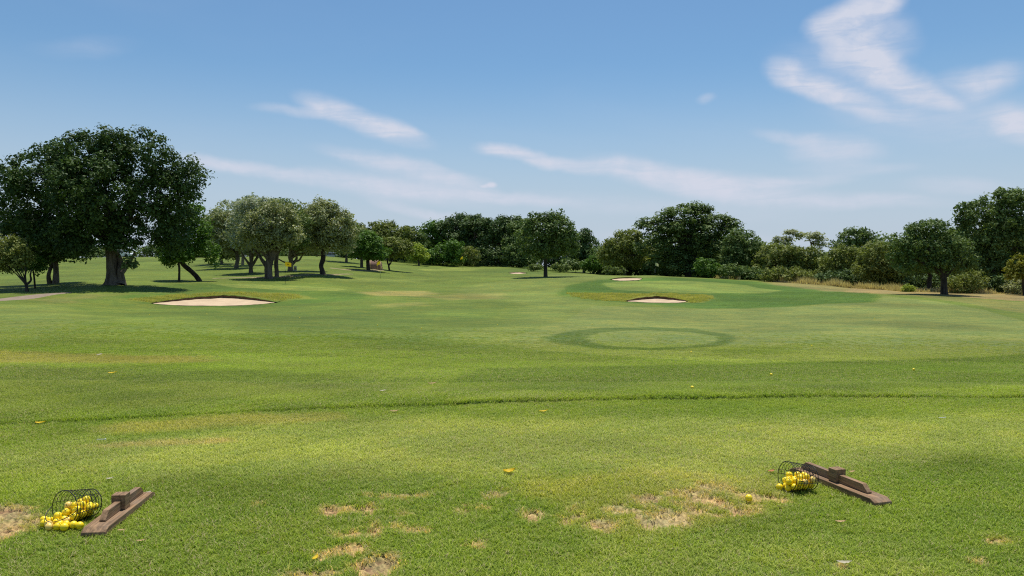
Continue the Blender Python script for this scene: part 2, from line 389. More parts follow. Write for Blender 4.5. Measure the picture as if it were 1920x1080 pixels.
def turf_color(x, y):
    c = np.tile(np.array(MID), (len(x), 1))
    fs = 0.6 + y / 60.0
    for P, col, s, f in PAINT:
        lo = P.min(0) - 4 * f - 1; hi = P.max(0) + 4 * f + 1
        m = (x > lo[0]) & (x < hi[0]) & (y > lo[1]) & (y < hi[1])
        if not m.any(): continue
        xm, ym = x[m], y[m]
        jx = f * 0.7 * wob(xm, ym, 1.2 / max(f, .2)); jy = f * 0.7 * wob(ym, xm, 1.1 / max(f, .2))
        d = sdf_poly(P, xm + jx * .6, ym + jy * .6)
        k = (s * (1 - sstep(-f, f, d)))[:, None]
        c[m] = c[m] * (1 - k) + np.array(col) * k
    far = sstep(20, 34, y)
    for cx, cy, wv, am in ((-18, 30, 2.1, .09), (55, 95, 2.9, .10)):
        rr = np.hypot(x - cx, y - cy)
        c *= (1 + far * am * np.tanh(2.2 * np.sin(rr / wv + .5 * wob(x, y, .25))) * (0.6 + 0.4 * wob(y, x, .12)))[:, None]
    b = bare_at(x, y)
    k1 = sstep(0.08, 0.55, b)[:, None]; k2 = (sstep(0.60, 1.0, b) * np.clip(.55 + .5 * wob(x, y, 9), .1, 1))[:, None]
    c = c * (1 - k1) + np.array(STRAW) * k1
    c = c * (1 - k2) + np.array(SOIL) * k2
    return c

# ------------------------------------------------------------------ materials
def new_mat(name):
    m = bpy.data.materials.new(name); m.use_nodes = True
    nt = NT(m.node_tree); nt.n.clear()
    out = nt.new('ShaderNodeOutputMaterial')
    return m, nt, out

def principled(nt, out, color, rough=0.8, bump=None, spec=0.3, bump_s=0.3, bump_d=0.02):
    p = nt.new('ShaderNodeBsdfPrincipled')
    if isinstance(color, tuple): p.inputs['Base Color'].default_value = (*color, 1)
    else: nt.l.new(color, p.inputs['Base Color'])
    if isinstance(rough, float): p.inputs['Roughness'].default_value = rough
    else: nt.l.new(rough, p.inputs['Roughness'])
    p.inputs['Specular IOR Level'].default_value = spec
    if bump is not None:
        b = nt.new('ShaderNodeBump'); b.inputs['Strength'].default_value = bump_s; b.inputs['Distance'].default_value = bump_d
        nt.l.new(bump, b.inputs['Height']); nt.l.new(b.outputs[0], p.inputs['Normal'])
    nt.l.new(p.outputs[0], out.inputs[0])
    return p

def mat_turf():
    m, nt, out = new_mat('turf')
    at = nt.new('ShaderNodeAttribute', attribute_name='turf')
    tc = nt.new('ShaderNodeTexCoord'); P = tc.outputs['Object']
    c = at.outputs['Color']
    # patchiness at several sizes, with hue drift between yellowish and bluish green
    a = nt.noise(P, 0.16, 3, 0.6).outputs['Fac']
    b = nt.noise(P, 0.75, 5, 0.65, 0.5).outputs['Fac']
    d = nt.noise(P, 4.5, 5, 0.7, 0.3).outputs['Fac']
    e = nt.noise(P, 38, 3, 0.7).outputs['Fac']
    g = nt.noise(nt.mapping(P, (0, 0, 0), (0, 0, 0.35), (0.35, 2.2, 1)), 0.55, 4, 0.65, 1.2).outputs['Fac']
    h1 = nt.ramp(b, 0.40, 0.62, 0.0, 1.0)
    c = mix_color(nt, nt.math('MULTIPLY', h1, 0.6), c, mix_color(nt, 1.0, c, (1.45, 1.18, 1.0), 'MULTIPLY'))
    h2 = nt.ramp(d, 0.42, 0.60, 0.0, 1.0)
    c = mix_color(nt, nt.math('MULTIPLY', h2, 0.75), c, mix_color(nt, 1.0, c, (0.68, 0.80, 0.80), 'MULTIPLY'))
    h3 = nt.ramp(g, 0.45, 0.62, 0.0, 1.0)
    c = mix_color(nt, nt.math('MULTIPLY', h3, 0.45), c, mix_color(nt, 1.0, c, (1.5, 1.3, 1.25), 'MULTIPLY'))
    h4 = nt.ramp(a, 0.35, 0.65, 0.90, 1.12)
    v = nt.math('MULTIPLY', h4, nt.ramp(e, 0.3, 0.7, 0.55, 1.5))
    cc = nt.new('ShaderNodeCombineXYZ')
    for i in range(3): nt.l.new(v, cc.inputs[i])
    c = mix_color(nt, 1.0, c, cc.outputs[0], 'MULTIPLY')
    hb = nt.math('ADD', nt.math('MULTIPLY', e, 0.5), nt.math('MULTIPLY', d, 1.0))
    principled(nt, out, c, 0.9, hb, 0.15, 0.55, 0.03)
    return m

def mat_leafy(name, ca_, cb_, trans=0.30, attr='tint', spec=0.12):
    m, nt, out = new_mat(name)
    at = nt.new('ShaderNodeAttribute', attribute_name=attr)
    c = mix_color(nt, at.outputs['Fac'], ca_, cb_)
    p = nt.new('ShaderNodeBsdfPrincipled'); nt.l.new(c, p.inputs['Base Color'])
    p.inputs['Roughness'].default_value = 0.55; p.inputs['Specular IOR Level'].default_value = spec
    t = nt.new('ShaderNodeBsdfTranslucent'); nt.l.new(mix_color(nt, 1.0, c, (1.15, 1.25, 0.6), 'MULTIPLY'), t.inputs['Color'])
    mx = nt.new('ShaderNodeMixShader'); mx.inputs[0].default_value = trans
    nt.l.new(p.outputs[0], mx.inputs[1]); nt.l.new(t.outputs[0], mx.inputs[2]); nt.l.new(mx.outputs[0], out.inputs[0])
    return m

def mat_blade():
    m, nt, out = new_mat('grass_blade')
    at = nt.new('ShaderNodeAttribute', attribute_name='turf', attribute_type='INSTANCER')
    tn = nt.new('ShaderNodeAttribute', attribute_name='tint')
    dr = nt.new('ShaderNodeAttribute', attribute_name='dead', attribute_type='INSTANCER')
    c = at.outputs['Color']
    c = mix_color(nt, tn.outputs['Fac'], mix_color(nt, 1.0, c, (1.95, 1.95, 1.5), 'MULTIPLY'), mix_color(nt, 1.0, c, (4.6, 3.8, 3.3), 'MULTIPLY'))
    isdead = nt.math('GREATER_THAN', nt.math('ADD', nt.math('MULTIPLY', dr.outputs['Fac'], 0.9), nt.math('FRACT', nt.math('MULTIPLY', tn.outputs['Fac'], 7.31))), 1.0)
    c = mix_color(nt, isdead, c, (0.50, 0.42, 0.2))
    p = nt.new('ShaderNodeBsdfPrincipled'); nt.l.new(c, p.inputs['Base Color'])
    p.inputs['Roughness'].default_value = 0.6; p.inputs['Specular IOR Level'].default_value = 0.25
    t = nt.new('ShaderNodeBsdfTranslucent'); nt.l.new(mix_color(nt, 1.0, c, (1.1, 1.25, 0.6), 'MULTIPLY'), t.inputs['Color'])
    mx = nt.new('ShaderNodeMixShader'); mx.inputs[0].default_value = 0.42
    nt.l.new(p.outputs[0], mx.inputs[1]); nt.l.new(t.outputs[0], mx.inputs[2]); nt.l.new(mx.outputs[0], out.inputs[0])
    return m

def mat_noise(name, c1, c2, scale, rough=0.85, bump=0.4, dist=0.02, stretch=(1, 1, 1), spec=0.2, detail=5):
    m, nt, out = new_mat(name)
    tc = nt.new('ShaderNodeTexCoord')
    v = nt.mapping(tc.outputs['Object'], (0, 0, 0), (0, 0, 0), stretch)
    n = nt.noise(v, scale, detail, 0.65, 0.3)
    f = nt.ramp(n.outputs['Fac'], 0.32, 0.68)
    c = mix_color(nt, f, c1, c2)
    principled(nt, out, c, rough, n.outputs['Fac'], spec, bump, dist)
    return m

M = {
    'turf': mat_turf(), 'blade': mat_blade(),
    'sand': mat_noise('sand', (0.50, 0.37, 0.235), (0.60, 0.45, 0.29), 1.2, 0.95, 0.3, 0.03),
    'soil': mat_noise('lip_soil', (0.07, 0.045, 0.028), (0.13, 0.085, 0.05), 6, 0.95, 0.5, 0.03),
    'bark': mat_noise('bark', (0.075, 0.06, 0.045), (0.19, 0.155, 0.12), 3.5, 0.95, 0.8, 0.05, (1, 1, 0.25)),
    'bark_dark': mat_noise('bark_dark', (0.03, 0.025, 0.02), (0.085, 0.07, 0.055), 3.5, 0.95, 0.8, 0.05, (1, 1, 0.25)),
    'bark_pale': mat_noise('bark_pale', (0.14, 0.11, 0.085), (0.36, 0.29, 0.22), 3.0, 0.95, 0.8, 0.05, (1, 1, 0.3)),
    'khaki': mat_noise('worn_path', (0.19, 0.16, 0.075), (0.30, 0.25, 0.13), 1.2, 0.95, 0.3, 0.02),
    'path': mat_noise('path_gravel', (0.22, 0.165, 0.12), (0.30, 0.23, 0.165), 2.5, 0.95, 0.3, 0.02),
    'fig': mat_leafy('leaf_fig', (0.034, 0.066, 0.02), (0.095, 0.15, 0.038), 0.16),
    'green': mat_leafy('leaf_green', (0.05, 0.115, 0.018), (0.16, 0.27, 0.045), 0.25),
    'olive': mat_leafy('leaf_olive', (0.1696, 0.1984, 0.0867), (0.4207, 0.4298, 0.2168), 0.25),
    'silver': mat_leafy('leaf_silver', (0.2151, 0.2464, 0.1518), (0.4807, 0.5051, 0.3432), 0.25),
    'dark': mat_leafy('leaf_dark', (0.0486, 0.0891, 0.0297), (0.1485, 0.2093, 0.0648), 0.18),
    'deep': mat_leafy('leaf_deep', (0.0688, 0.1187, 0.0325), (0.1938, 0.2562, 0.075), 0.2),
    'lime': mat_leafy('leaf_lime', (0.189, 0.264, 0.0385), (0.4455, 0.504, 0.0935), 0.3),
    'thorn': mat_leafy('leaf_thorn', (0.117, 0.1493, 0.033), (0.2895, 0.3162, 0.088), 0.25),
    'yellow': mat_leafy('leaf_yellow', (0.13, 0.15, 0.02), (0.33, 0.31, 0.05), 0.3),
    'strawy': mat_leafy('dry_grass_stem', (0.42, 0.33, 0.16), (0.75, 0.62, 0.36), 0.35),
    'weed': mat_leafy('weed_leaf', (0.10, 0.15, 0.04), (0.24, 0.28, 0.10), 0.3),
}

# ------------------------------------------------------------------ ground sheet
def build_ground():
    az_f = np.radians(np.linspace(-38, 38, 640))
    az_s = np.radians(np.linspace(38, 322, 60))[1:-1]
    az = np.concatenate([az_f, az_s]); na = len(az)
    r = [0.4]
    while r[-1] < 3000:
        q = r[-1]
        if q < 2.6: st = 0.5
        elif q < 6.2: st = 0.022
        elif q < 9.4: st = 0.014
        elif q < 48: st = q * q / 3300
        elif q < 72: st = 0.30
        elif q < 150: st = 0.65 + (q - 72) * 0.012
        elif q < 260: st = 5
        else: st = q * 0.25
        r.append(q + st)
    r = np.array(r); nr = len(r)
    R, A = np.meshgrid(r, az, indexing='ij')
    x = (R * np.sin(A)).ravel(); y = (R * np.cos(A)).ravel()
    z = terrain(x, y)
    for P in BP:
        m = (np.abs(x - P[:, 0].mean()) < 14) & (np.abs(y - P[:, 1].mean()) < 14)
        d = sdf_poly(P, x[m], y[m])
        z[m] -= 0.32 * sstep(0.02, -0.30, d)
    z -= 0.024 * sstep(0.4, 0.9, bare_at(x, y))
    col = turf_color(x, y)
    idx = np.arange(nr * na).reshape(nr, na)
    a0 = idx[:-1, :]; a1 = idx[1:, :]
    q = np.stack([a0, np.roll(a0, -1, 1), np.roll(a1, -1, 1), a1], -1).reshape(-1, 4)[:, ::-1]
    V = np.stack([x, y, z], 1)
    V = np.concatenate([V, [[0, 0, 0.0]]]); col = np.concatenate([col, [MID]])
    c = len(V) - 1
    quads = q
    o = mesh_np('ground', V, quads=quads, mat=M['turf'], smooth=True, attrs={'turf': col})
    tag(o, kind='structure')
    print('ground', nr, na, len(quads))
build_ground()

# ------------------------------------------------------------------ bunkers
for (back, front, label, lip), P in zip(BUNKERS, BP):
    nb = len(back)
    # densify outline
    pts = []
    for i in range(len(P)):
        a, b = P[i], P[(i + 1) % len(P)]
        for k in range(6): pts.append(a + (b - a) * k / 6)
    pts = np.array(pts); c = pts.mean(0)
    # smooth the outline
    for _ in range(3): pts = (np.roll(pts, 1, 0) + 2 * pts + np.roll(pts, -1, 0)) / 4
    rings = 12; V = []; n = len(pts)
    for k in range(rings):
        t = 1 - k / rings
        ring = c + (pts - c) * t * 1.01
        zz = terrain(ring[:, 0], ring[:, 1])
        dd = sdf_poly(P, ring[:, 0], ring[:, 1])
        zz += 0.015 - 0.10 * sstep(0.0, -0.7, dd) + 0.012 * wob(ring[:, 0], ring[:, 1], 3)
        V += list(np.stack([ring[:, 0], ring[:, 1], zz], 1))
    V.append([c[0], c[1], tz(c[0], c[1]) - 0.09])
    fc = []
    for k in range(rings - 1):
        for i in range(n):
            j = (i + 1) % n
            fc.append((k * n + j, k * n + i, (k + 1) * n + i, (k + 1) * n + j)[::-1])
    for i in range(n): fc.append(((rings - 1) * n + i, (rings - 1) * n + (i + 1) % n, len(V) - 1))
    so_ = mesh_np('sand_bunker', np.array(V), faces=fc, mat=M['sand'], smooth=True)
    tag(so_, label, None, None, 'structure')
    # overhanging turf lip along the back
    bp = [P[0]]
    for i in range(nb - 1):
        for k in range(1, 9): bp.append(P[i] + (P[i + 1] - P[i]) * k / 8)
    bp = np.array(bp)
    for _ in range(2): bp[1:-1] = (bp[:-2] + 2 * bp[1:-1] + bp[2:]) / 4
    Vs, Vt, fs_, ft = [], [], [], []
    m_ = len(bp)
    for i, p in enumerate(bp):
        s = math.sin(math.pi * min(max(i / (m_ - 1), 0.02), 0.98)) ** 0.5
        g = tz(p[0], p[1]); hgt = lip * s * (0.95 + 0.08 * math.sin(i * 1.3) + 0.04 * math.sin(i * 3.1))
        n2 = np.array([0.0, 1.0])
        Vs += [[p[0], p[1] + 0.06, g - 0.25], [p[0], p[1] - 0.03, g + hgt * 0.80]]
        Vt += [[p[0], p[1] - 0.05, g + hgt * 0.80], [p[0], p[1] - 0.06, g + hgt * 0.95], [p[0], p[1] + 0.12, g + hgt],
               [p[0], p[1] + 1.1, tz(p[0], p[1] + 1.1) + hgt * 0.45], [p[0], p[1] + 2.6, tz(p[0], p[1] + 2.6) - 0.05]]
    for i in range(m_ - 1):
        fs_.append((2 * i, 2 * i + 2, 2 * i + 3, 2 * i + 1))
        for k in range(4): ft.append((5 * i + k, 5 * i + 5 + k, 5 * i + 6 + k, 5 * i + 1 + k))
    mesh_np('soil_edge', np.array(Vs), faces=fs_, mat=M['soil'], parent=so_)
    Vt = np.array(Vt)
    mesh_np('turf_lip', Vt, faces=ft, mat=M['turf'], parent=so_, smooth=True, attrs={'turf': turf_color(Vt[:, 0], Vt[:, 1])})

# ------------------------------------------------------------------ cart path (three stretches that show)
def ribbon(pts, name='cart_path', mat='path'):
    W = []
    for (px, py, w) in pts:
        g = on_ground(px, py); W.append((g[0], g[1], w))
    W = np.array(W); out = []
    for i in range(len(W) - 1):
        for k in range(10):
            out.append(W[i] + (W[i + 1] - W[i]) * k / 10)
    out.append(W[-1]); out = np.array(out)
    for _ in range(4): out[1:-1] = (out[:-2] + 2 * out[1:-1] + out[2:]) / 4
    T = np.gradient(out[:, :2], axis=0); T /= np.linalg.norm(T, axis=1)[:, None] + 1e-9
    N = np.stack([-T[:, 1], T[:, 0]], 1)
    V = []; fc = []
    for i in range(len(out)):
        for s in (-1, -.5, 0, .5, 1):
            p = out[i, :2] + N[i] * s * out[i, 2] * 0.5
            V.append([p[0], p[1], tz(p[0], p[1]) + (0.035 if abs(s) < 1 else 0.0)])
    for i in range(len(out) - 1):
        for k in range(4): fc.append((i * 5 + k, i * 5 + k + 1, i * 5 + 6 + k, i * 5 + 5 + k))
    o = mesh_np(name, np.array(V), faces=fc, mat=M[mat])
    return tag(o, kind='structure')
ribbon([(-160, 572, 2.2), (-40, 565, 2.2), (30, 560, 2.0), (85, 552, 1.4), (130, 549, .5)])
ribbon([(400, 522, .8), (470, 520.5, 1.7), (560, 517, 1.8), (620, 515, 1.4), (660, 514, .4)], mat='khaki')
ribbon([(620, 502.5, .8), (650, 506, 1.5), (690, 508, 2.0), (722, 506, 1.0)], mat='khaki')

# ------------------------------------------------------------------ turf blades close to the tee (stuff)
def blade_mesh(name, nb, rad, hmin, hmax, wid, seed, lean=0.9):
    rs = np.random.RandomState(seed)
    V = []; Fc = []; T = []
    for i in range(nb):
        r = rad * math.sqrt(rs.rand()); a = rs.rand() * 6.283
        x, y = r * math.cos(a), r * math.sin(a)
        h = rs.uniform(hmin, hmax); d = rs.rand() * 6.283; l = h * rs.uniform(0.2, lean)
        w = wid * rs.uniform(0.6, 1.2) / 2; px, py = -math.sin(d) * w, math.cos(d) * w
        dx, dy = math.cos(d) * l, math.sin(d) * l
        k = len(V)
        V += [(x - px, y - py, -0.006), (x + px, y + py, -0.006), (x + dx * .4 - px * .8, y + dy * .4 - py * .8, h * .62), (x + dx * .4 + px * .8, y + dy * .4 + py * .8, h * .62), (x + dx, y + dy, h)]
        Fc += [(k, k + 1, k + 3, k + 2), (k + 2, k + 3, k + 4)]
        T += [rs.rand()] * 5
    me = bpy.data.meshes.new(name); me.from_pydata(V, [], Fc)
    at = me.attributes.new('tint', 'FLOAT', 'POINT'); at.data.foreach_set('value', T)
    me.materials.append(M['blade'])
    return me

def scatter_stuff(name, P, attrs, variants, label):
    """one object: points carrying real grass tufts by geometry nodes"""
    me = bpy.data.meshes.new(name); me.vertices.add(len(P)); me.vertices.foreach_set('co', np.asarray(P, np.float32).ravel())
    for nm, arr in attrs.items():
        arr = np.asarray(arr, np.float32)
        if arr.ndim == 2:
            a = me.attributes.new(nm, 'FLOAT_COLOR', 'POINT'); a.data.foreach_set('color', np.concatenate([arr, np.ones((len(arr), 1), np.float32)], 1).ravel())
        else:
            a = me.attributes.new(nm, 'FLOAT', 'POINT'); a.data.foreach_set('value', arr)
    o = bpy.data.objects.new(name, me); COL.objects.link(o); tag(o, label, None, None, 'stuff')
    coll = bpy.data.collections.new(name + '_tufts')
    for i, vm in enumerate(variants):
        vo = bpy.data.objects.new('grass_tuft', vm); coll.objects.link(vo)
    ng = bpy.data.node_groups.new(name, 'GeometryNodeTree')
    ng.interface.new_socket('Geometry', in_out='INPUT', socket_type='NodeSocketGeometry')
    ng.interface.new_socket('Geometry', in_out='OUTPUT', socket_type='NodeSocketGeometry')
    N = ng.nodes; L = ng.links
    gi = N.new('NodeGroupInput'); go = N.new('NodeGroupOutput')
    ci = N.new('GeometryNodeCollectionInfo'); ci.inputs['Collection'].default_value = coll
    ci.inputs['Separate Children'].default_value = True; ci.inputs['Reset Children'].default_value = True
    iop = N.new('GeometryNodeInstanceOnPoints')
    iop.inputs['Pick Instance'].default_value = True
    ra = N.new('GeometryNodeInputNamedAttribute'); ra.data_type = 'FLOAT'; ra.inputs['Name'].default_value = 'rot'
    sa = N.new('GeometryNodeInputNamedAttribute'); sa.data_type = 'FLOAT'; sa.inputs['Name'].default_value = 'size'
    cx = N.new('ShaderNodeCombineXYZ'); L.new(ra.outputs['Attribute'], cx.inputs['Z'])
    L.new(gi.outputs[0], iop.inputs['Points']); L.new(ci.outputs[0], iop.inputs['Instance'])
    L.new(cx.outputs[0], iop.inputs['Rotation']); L.new(sa.outputs['Attribute'], iop.inputs['Scale'])
    L.new(iop.outputs[0], go.inputs[0])
    md = o.modifiers.new('tufts', 'NODES'); md.node_group = ng
    return o

def build_turf_blades():
    rs = np.random.RandomState(11)
    # near: the tee
    sp = 0.042
    xs, ys = np.meshgrid(np.arange(-7.2, 7.2, sp), np.arange(2.9, 9.6, sp))
    x = xs.ravel() + rs.uniform(-.5, .5, xs.size) * sp; y = ys.ravel() + rs.uniform(-.5, .5, xs.size) * sp
    m = np.abs(x) < 0.74 * y + 0.25
    x, y = x[m], y[m]
    b = bare_at(x, y)
    keep = rs.rand(len(x)) > sstep(0.25, 0.75, b) * 0.86
    x, y, b = x[keep], y[keep], b[keep]
    z = terrain(x, y); c = turf_color(x, y)
    tn = (0.5 + 0.5 * wob(x, y, 2.6))[:, None]
    c = c * (0.86 + 0.24 * tn) * np.where(tn > .5, np.array([[1.06, 1.0, 1.0]]), 1.0)
    dead = np.clip(0.10 + 0.8 * sstep(0.05, 0.5, b) + 0.10 * wob(x, y, 1.1), 0, 1)
    size = rs.uniform(0.75, 1.15, len(x)) * (1 - 0.5 * sstep(0.2, 0.8, b)) * (1 + 0.30 * sstep(0, .05, y - tee_edge(x)) * (1 - sstep(.3, 1.0, y - tee_edge(x))))
    V = [blade_mesh('grass_tuft', 40, 0.040, 0.007, 0.024, 0.0042, 30 + i, 2.4) for i in range(7)]
    scatter_stuff('grass', np.stack([x, y, z], 1), {'turf': c, 'dead': dead, 'rot': rs.rand(len(x)) * 6.283, 'size': size}, V, 'short green turf blades covering the practice tee')
    print('near tufts', len(x))
    # further: rough beyond the tee edge
    P = []
    for y0, y1, sp in ((9.6, 14, 0.085), (14, 22, 0.14), (22, 38, 0.26)):
        xs, ys = np.meshgrid(np.arange(-0.76 * y1, 0.76 * y1, sp), np.arange(y0, y1, sp))
        P.append(np.stack([xs.ravel() + rs.uniform(-.5, .5, xs.size) * sp, ys.ravel() + rs.uniform(-.5, .5, xs.size) * sp, np.full(xs.size, sp / 0.085)], 1))
    P = np.concatenate(P); P = P[np.abs(P[:, 0]) < 0.74 * P[:, 1]]
    x, y, s = P.T
    fade = 1 - 0.65 * sstep(12, 36, y)
    kk = rs.rand(len(x)) < (1 - sstep(14, 38, y)) ** 1.3; x, y, s, fade = x[kk], y[kk], s[kk], fade[kk]
    z = terrain(x, y); c = turf_color(x, y)
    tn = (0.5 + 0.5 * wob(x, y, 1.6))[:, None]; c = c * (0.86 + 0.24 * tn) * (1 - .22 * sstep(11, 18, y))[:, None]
    dead = np.clip(0.10 + 0.10 * wob(x, y, .6), 0, 1)
    V = [blade_mesh('grass_tuft', 46, 0.075, 0.010, 0.022, 0.0062, 60 + i, 2.4) for i in range(6)]
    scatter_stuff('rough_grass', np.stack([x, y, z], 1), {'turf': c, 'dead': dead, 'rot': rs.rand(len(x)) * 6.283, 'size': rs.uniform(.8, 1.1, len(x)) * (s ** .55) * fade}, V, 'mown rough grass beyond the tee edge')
    print('far tufts', len(x))
build_turf_blades()

# ------------------------------------------------------------------ trees
def tube(paths, sides=9, seed=0, flare=None):
    """paths: lists of (x,y,z,radius); returns verts and quads of one mesh of limbs"""
    rs = np.random.RandomState(seed); V = []; Fc = []
    for path in paths:
        p = np.array(path, float)
        if len(p) > 2:
            t = np.linspace(0, len(p) - 1, (len(p) - 1) * 4 + 1)
            q = np.zeros((len(t), 4)); P2 = np.vstack([2 * p[0] - p[1], p, 2 * p[-1] - p[-2]])
            for k, tt in enumerate(t):
                i = min(int(tt), len(p) - 2); f = tt - i
                a, b, c, d = P2[i], P2[i + 1], P2[i + 2], P2[i + 3]
                q[k] = 0.5 * (2 * b + (c - a) * f + (2 * a - 5 * b + 4 * c - d) * f * f + (3 * b - a - 3 * c + d) * f ** 3)
            p = q
            p[:, 3] = np.maximum(p[:, 3], 0.008)
        T = np.gradient(p[:, :3], axis=0); T /= np.linalg.norm(T, axis=1)[:, None] + 1e-9
        ref = np.array([1.0, 0.15, 0.0]); base = len(V); ph = rs.rand(4) * 6.28
        for k in range(len(p)):
            u = np.cross(T[k], ref); u /= np.linalg.norm(u) + 1e-9; v = np.cross(T[k], u)
            for s in range(sides):
                a = 2 * math.pi * s / sides
                rr = p[k, 3] * (1 + 0.10 * math.sin(3 * a + ph[0] + k * .2) + 0.07 * math.sin(5 * a + ph[1] - k * .3) + rs.uniform(-.04, .04))
                V.append(p[k, :3] + (u * math.cos(a) + v * math.sin(a)) * rr)
        for k in range(len(p) - 1):
            for s in range(sides):
                s2 = (s + 1) % sides
                Fc.append((base + k * sides + s, base + k * sides + s2, base + (k + 1) * sides + s2, base + (k + 1) * sides + s))
    return np.array(V), np.array(Fc)

def leaf_cloud(lobes, clump_r, leaf, cover, squash, rs, tri=False, inner=0.25, flat=0.0, hang=0.0, hollow=0.62):
    """leaves grown on clumps spread over a union of ellipsoid lobes -> verts, faces, tint"""
    L = np.array(lobes, float)      # cx cy cz rx ry rz
    area = 4 * math.pi * (((L[:, 3] * L[:, 4]) ** 1.6 + (L[:, 3] * L[:, 5]) ** 1.6 + (L[:, 4] * L[:, 5]) ** 1.6) / 3) ** (1 / 1.6)
    ncl = int(area.sum() / (clump_r ** 2 * 1.9)) + 6
    pick = rs.choice(len(L), ncl, p=area / area.sum())
    d = rs.normal(size=(ncl, 3)); d /= np.linalg.norm(d, axis=1)[:, None]
    rad = rs.uniform(0.66, 1.0, ncl) ** 0.6
    q = rs.rand(ncl) < inner; rad[q] = rs.uniform(0.2, 0.8, q.sum())
    C = L[pick, :3] + d * L[pick, 3:] * rad[:, None] 
    # drop clumps buried deep inside another lobe
    keep = np.ones(ncl, bool)
    for l in L:
        e = np.sqrt((((C - l[:3]) / l[3:]) ** 2).sum(1))
        keep &= (e > hollow) | q
    C = C[keep]; out = d[keep]
    R = clump_r * (0.45 + 1.15 * rs.rand(len(C)) ** 1.4)
    C[:, 2] += rs.normal(size=len(C)) * clump_r * 0.15
    nl = np.maximum((cover * 9.0 * R ** 2 / (leaf[0] * leaf[1])).astype(int), 8)
    tot = nl.sum(); own = np.repeat(np.arange(len(C)), nl)
    e = rs.normal(size=(tot, 3)); e /= np.linalg.norm(e, axis=1)[:, None]
    e[:, 2] = np.where(rs.rand(tot) < 0.35, np.abs(e[:, 2]), e[:, 2])
    rr = rs.rand(tot) ** 0.45 * R[own]
    Pn = C[own] + e * rr[:, None] * np.array([1, 1, squash])
    Pn += rs.normal(size=Pn.shape) * R[own][:, None] * 0.12
    if hang: Pn[:, 2] -= hang * rs.rand(tot) ** 3 * R[own]
    nrm = e * 0.8 + np.array([0, 0, 0.55 + flat]) + rs.normal(size=(tot, 3)) * 0.55
    nrm /= np.linalg.norm(nrm, axis=1)[:, None]
    a = np.cross(nrm, rs.normal(size=(tot, 3))); a /= np.linalg.norm(a, axis=1)[:, None] + 1e-9
    b = np.cross(nrm, a)
    s = rs.uniform(0.55, 1.3, tot)[:, None]
    la, lb = a * s * leaf[0] * 0.5, b * s * leaf[1] * 0.5
    ct = rs.rand(len(C)); tint = np.clip(ct[own] * 0.6 + rs.rand(tot) * 0.5 - 0.05, 0, 1)
    if tri:
        V = np.stack([Pn - la - lb, Pn - la * .4 + lb * 1.3, Pn + la * 1.3 - lb * .3], 1).reshape(-1, 3)
        return V, np.arange(len(V)).reshape(-1, 3), np.repeat(tint, 3)
    V = np.stack([Pn - la, Pn - lb + nrm * 0.12 * leaf[1], Pn + la, Pn + lb + nrm * 0.12 * leaf[1]], 1).reshape(-1, 3)
    return V, np.arange(len(V)).reshape(-1, 4), np.repeat(tint, 4)

